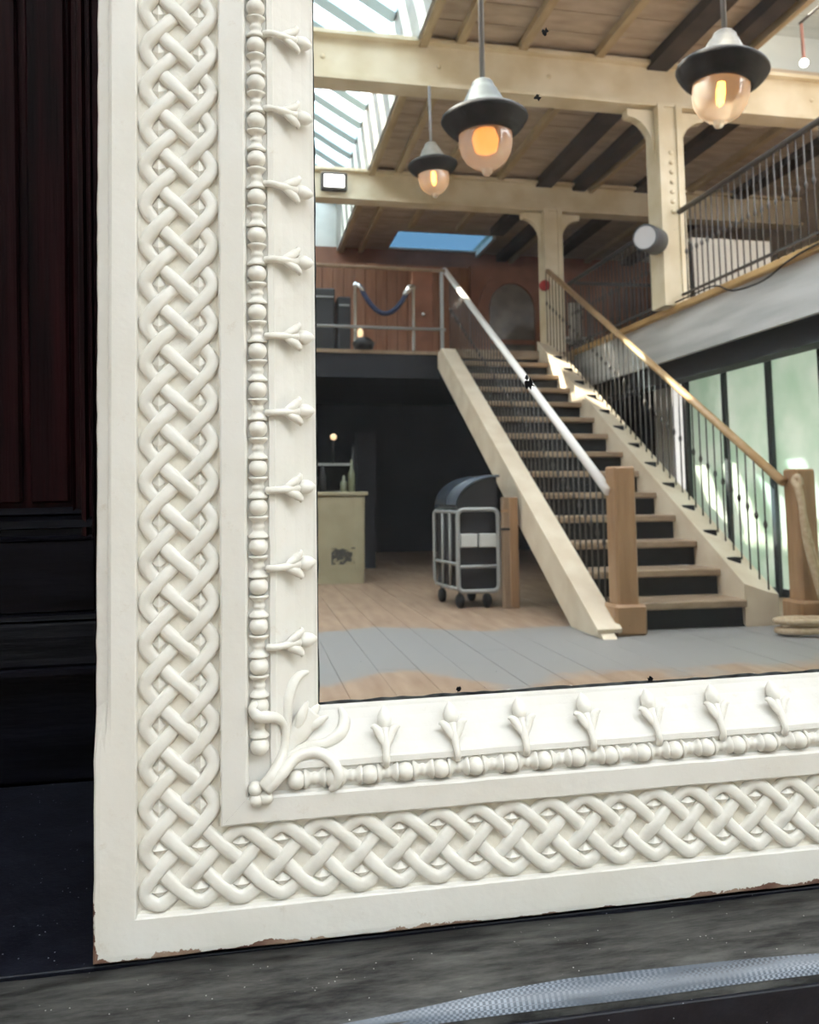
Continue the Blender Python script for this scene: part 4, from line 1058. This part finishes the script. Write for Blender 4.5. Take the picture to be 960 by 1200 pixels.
for xa in (1.675, 1.83): put(MB().bevbox(xa, xa+0.14, fy-0.005, fy+0.03, 0.47, 0.575, 0.006), 'label_plate', M_label, ct)
# curved lid, hinged up at the right
mb = MB(); vs_ = []; fs = []; n = 10
for i in range(n+1):
    a = math.pi/2*i/n; x = 1.50+0.36*(1-math.cos(a)) ; z = 0.80+0.24*math.sin(a)
    vs_ += [(x+0.15, fy+0.02, z), (x+0.08, by-0.02, z), (x+0.15, fy+0.02, z-0.02), (x+0.08, by-0.02, z-0.02)]
for i in range(n):
    a = 4*i; fs += [(a,a+4,a+5,a+1),(a+2,a+3,a+7,a+6),(a,a+2,a+6,a+4),(a+1,a+5,a+7,a+3)]
put(mb.add(vs_, fs, True), 'domed_lid', M_lid, ct)
put(MB().prism([(1.66,0.765),(1.99,0.765),(1.99,1.035),(1.94,1.03),(1.84,0.99),(1.75,0.93),(1.68,0.85)], 'y', fy+0.04, fy+0.05), 'lid_side', M_case, ct)
for x, y in ((fx0+0.02,fy+0.03),(fx1-0.09,fy+0.03),(1.63,by-0.05),(1.88,by-0.05)):
    w_ = put(MB().lathe([(0.0,-0.018),(0.05,-0.018),(0.056,-0.010),(0.056,0.010),(0.05,0.018),(0.0,0.018)], (x,y,0.057), 14, (1,0.2,0)), 'castor', M_black, ct)
    put(MB().box(x-0.012, x+0.012, y-0.012, y+0.012, 0.06, 0.14), 'castor_fork', M_iron, ct)
tb_ = hall('timber_board', 2.06, 5.72, 0.0, 'plain timber board standing upright beside the trolley', 'board')
put(MB().bevbox(2.006, 2.125, 5.66, 5.72, 0.0, 0.86, 0.006), 'plank', M_board_w, tb_)
put(MB().box(1.99, 2.09, 5.652, 5.66, 0.74, 0.765), 'batten', M_newel, tb_); put(MB().box(1.99, 2.09, 5.652, 5.66, 0.60, 0.62), 'batten', M_case, tb_)
put(MB().bevbox(2.06, 2.13, 5.648, 5.68, 0.0, 0.86, 0.005), 'edge_strip', M_newel, tb_)
# rope hitched to the right newel
hr = hall('barrier_rope', 3.55, 4.2, 0.0, 'thick hemp rope hanging from the right newel and coiled at its foot', 'rope')
pth, r = smooth_path([(3.51,4.10,0.93),(3.515,4.08,0.80),(3.53,4.07,0.55),(3.585,4.06,0.30),(3.625,4.05,0.12),(3.62,4.0,0.03)], [0.022]*6)
put(MB().tube(pth, r, 8), 'hanging_length', M_rope, hr)
pth, r = smooth_path([(3.50,4.11,0.95),(3.54,4.09,0.70),(3.60,4.08,0.40),(3.66,4.06,0.18),(3.64,4.02,0.03)], [0.018]*5)
put(MB().tube(pth, r, 8), 'hanging_length', M_rope, hr)
coil = []
for i in range(70):
    a = i*0.36; rr = 0.12+0.03*math.sin(i*0.13); coil.append((3.48+rr*1.5*math.cos(a), 4.02+rr*0.7*math.sin(a), 0.022+0.0011*i))
put(MB().tube(coil, 0.020, 7), 'coil', M_rope, hr)
pth, r = smooth_path([(3.54,4.11,0.93),(3.53,4.12,0.985),(3.51,4.14,0.96),(3.515,4.11,0.90)], [0.018]*4)
put(MB().tube(pth, r, 7), 'hitch', M_rope, hr)
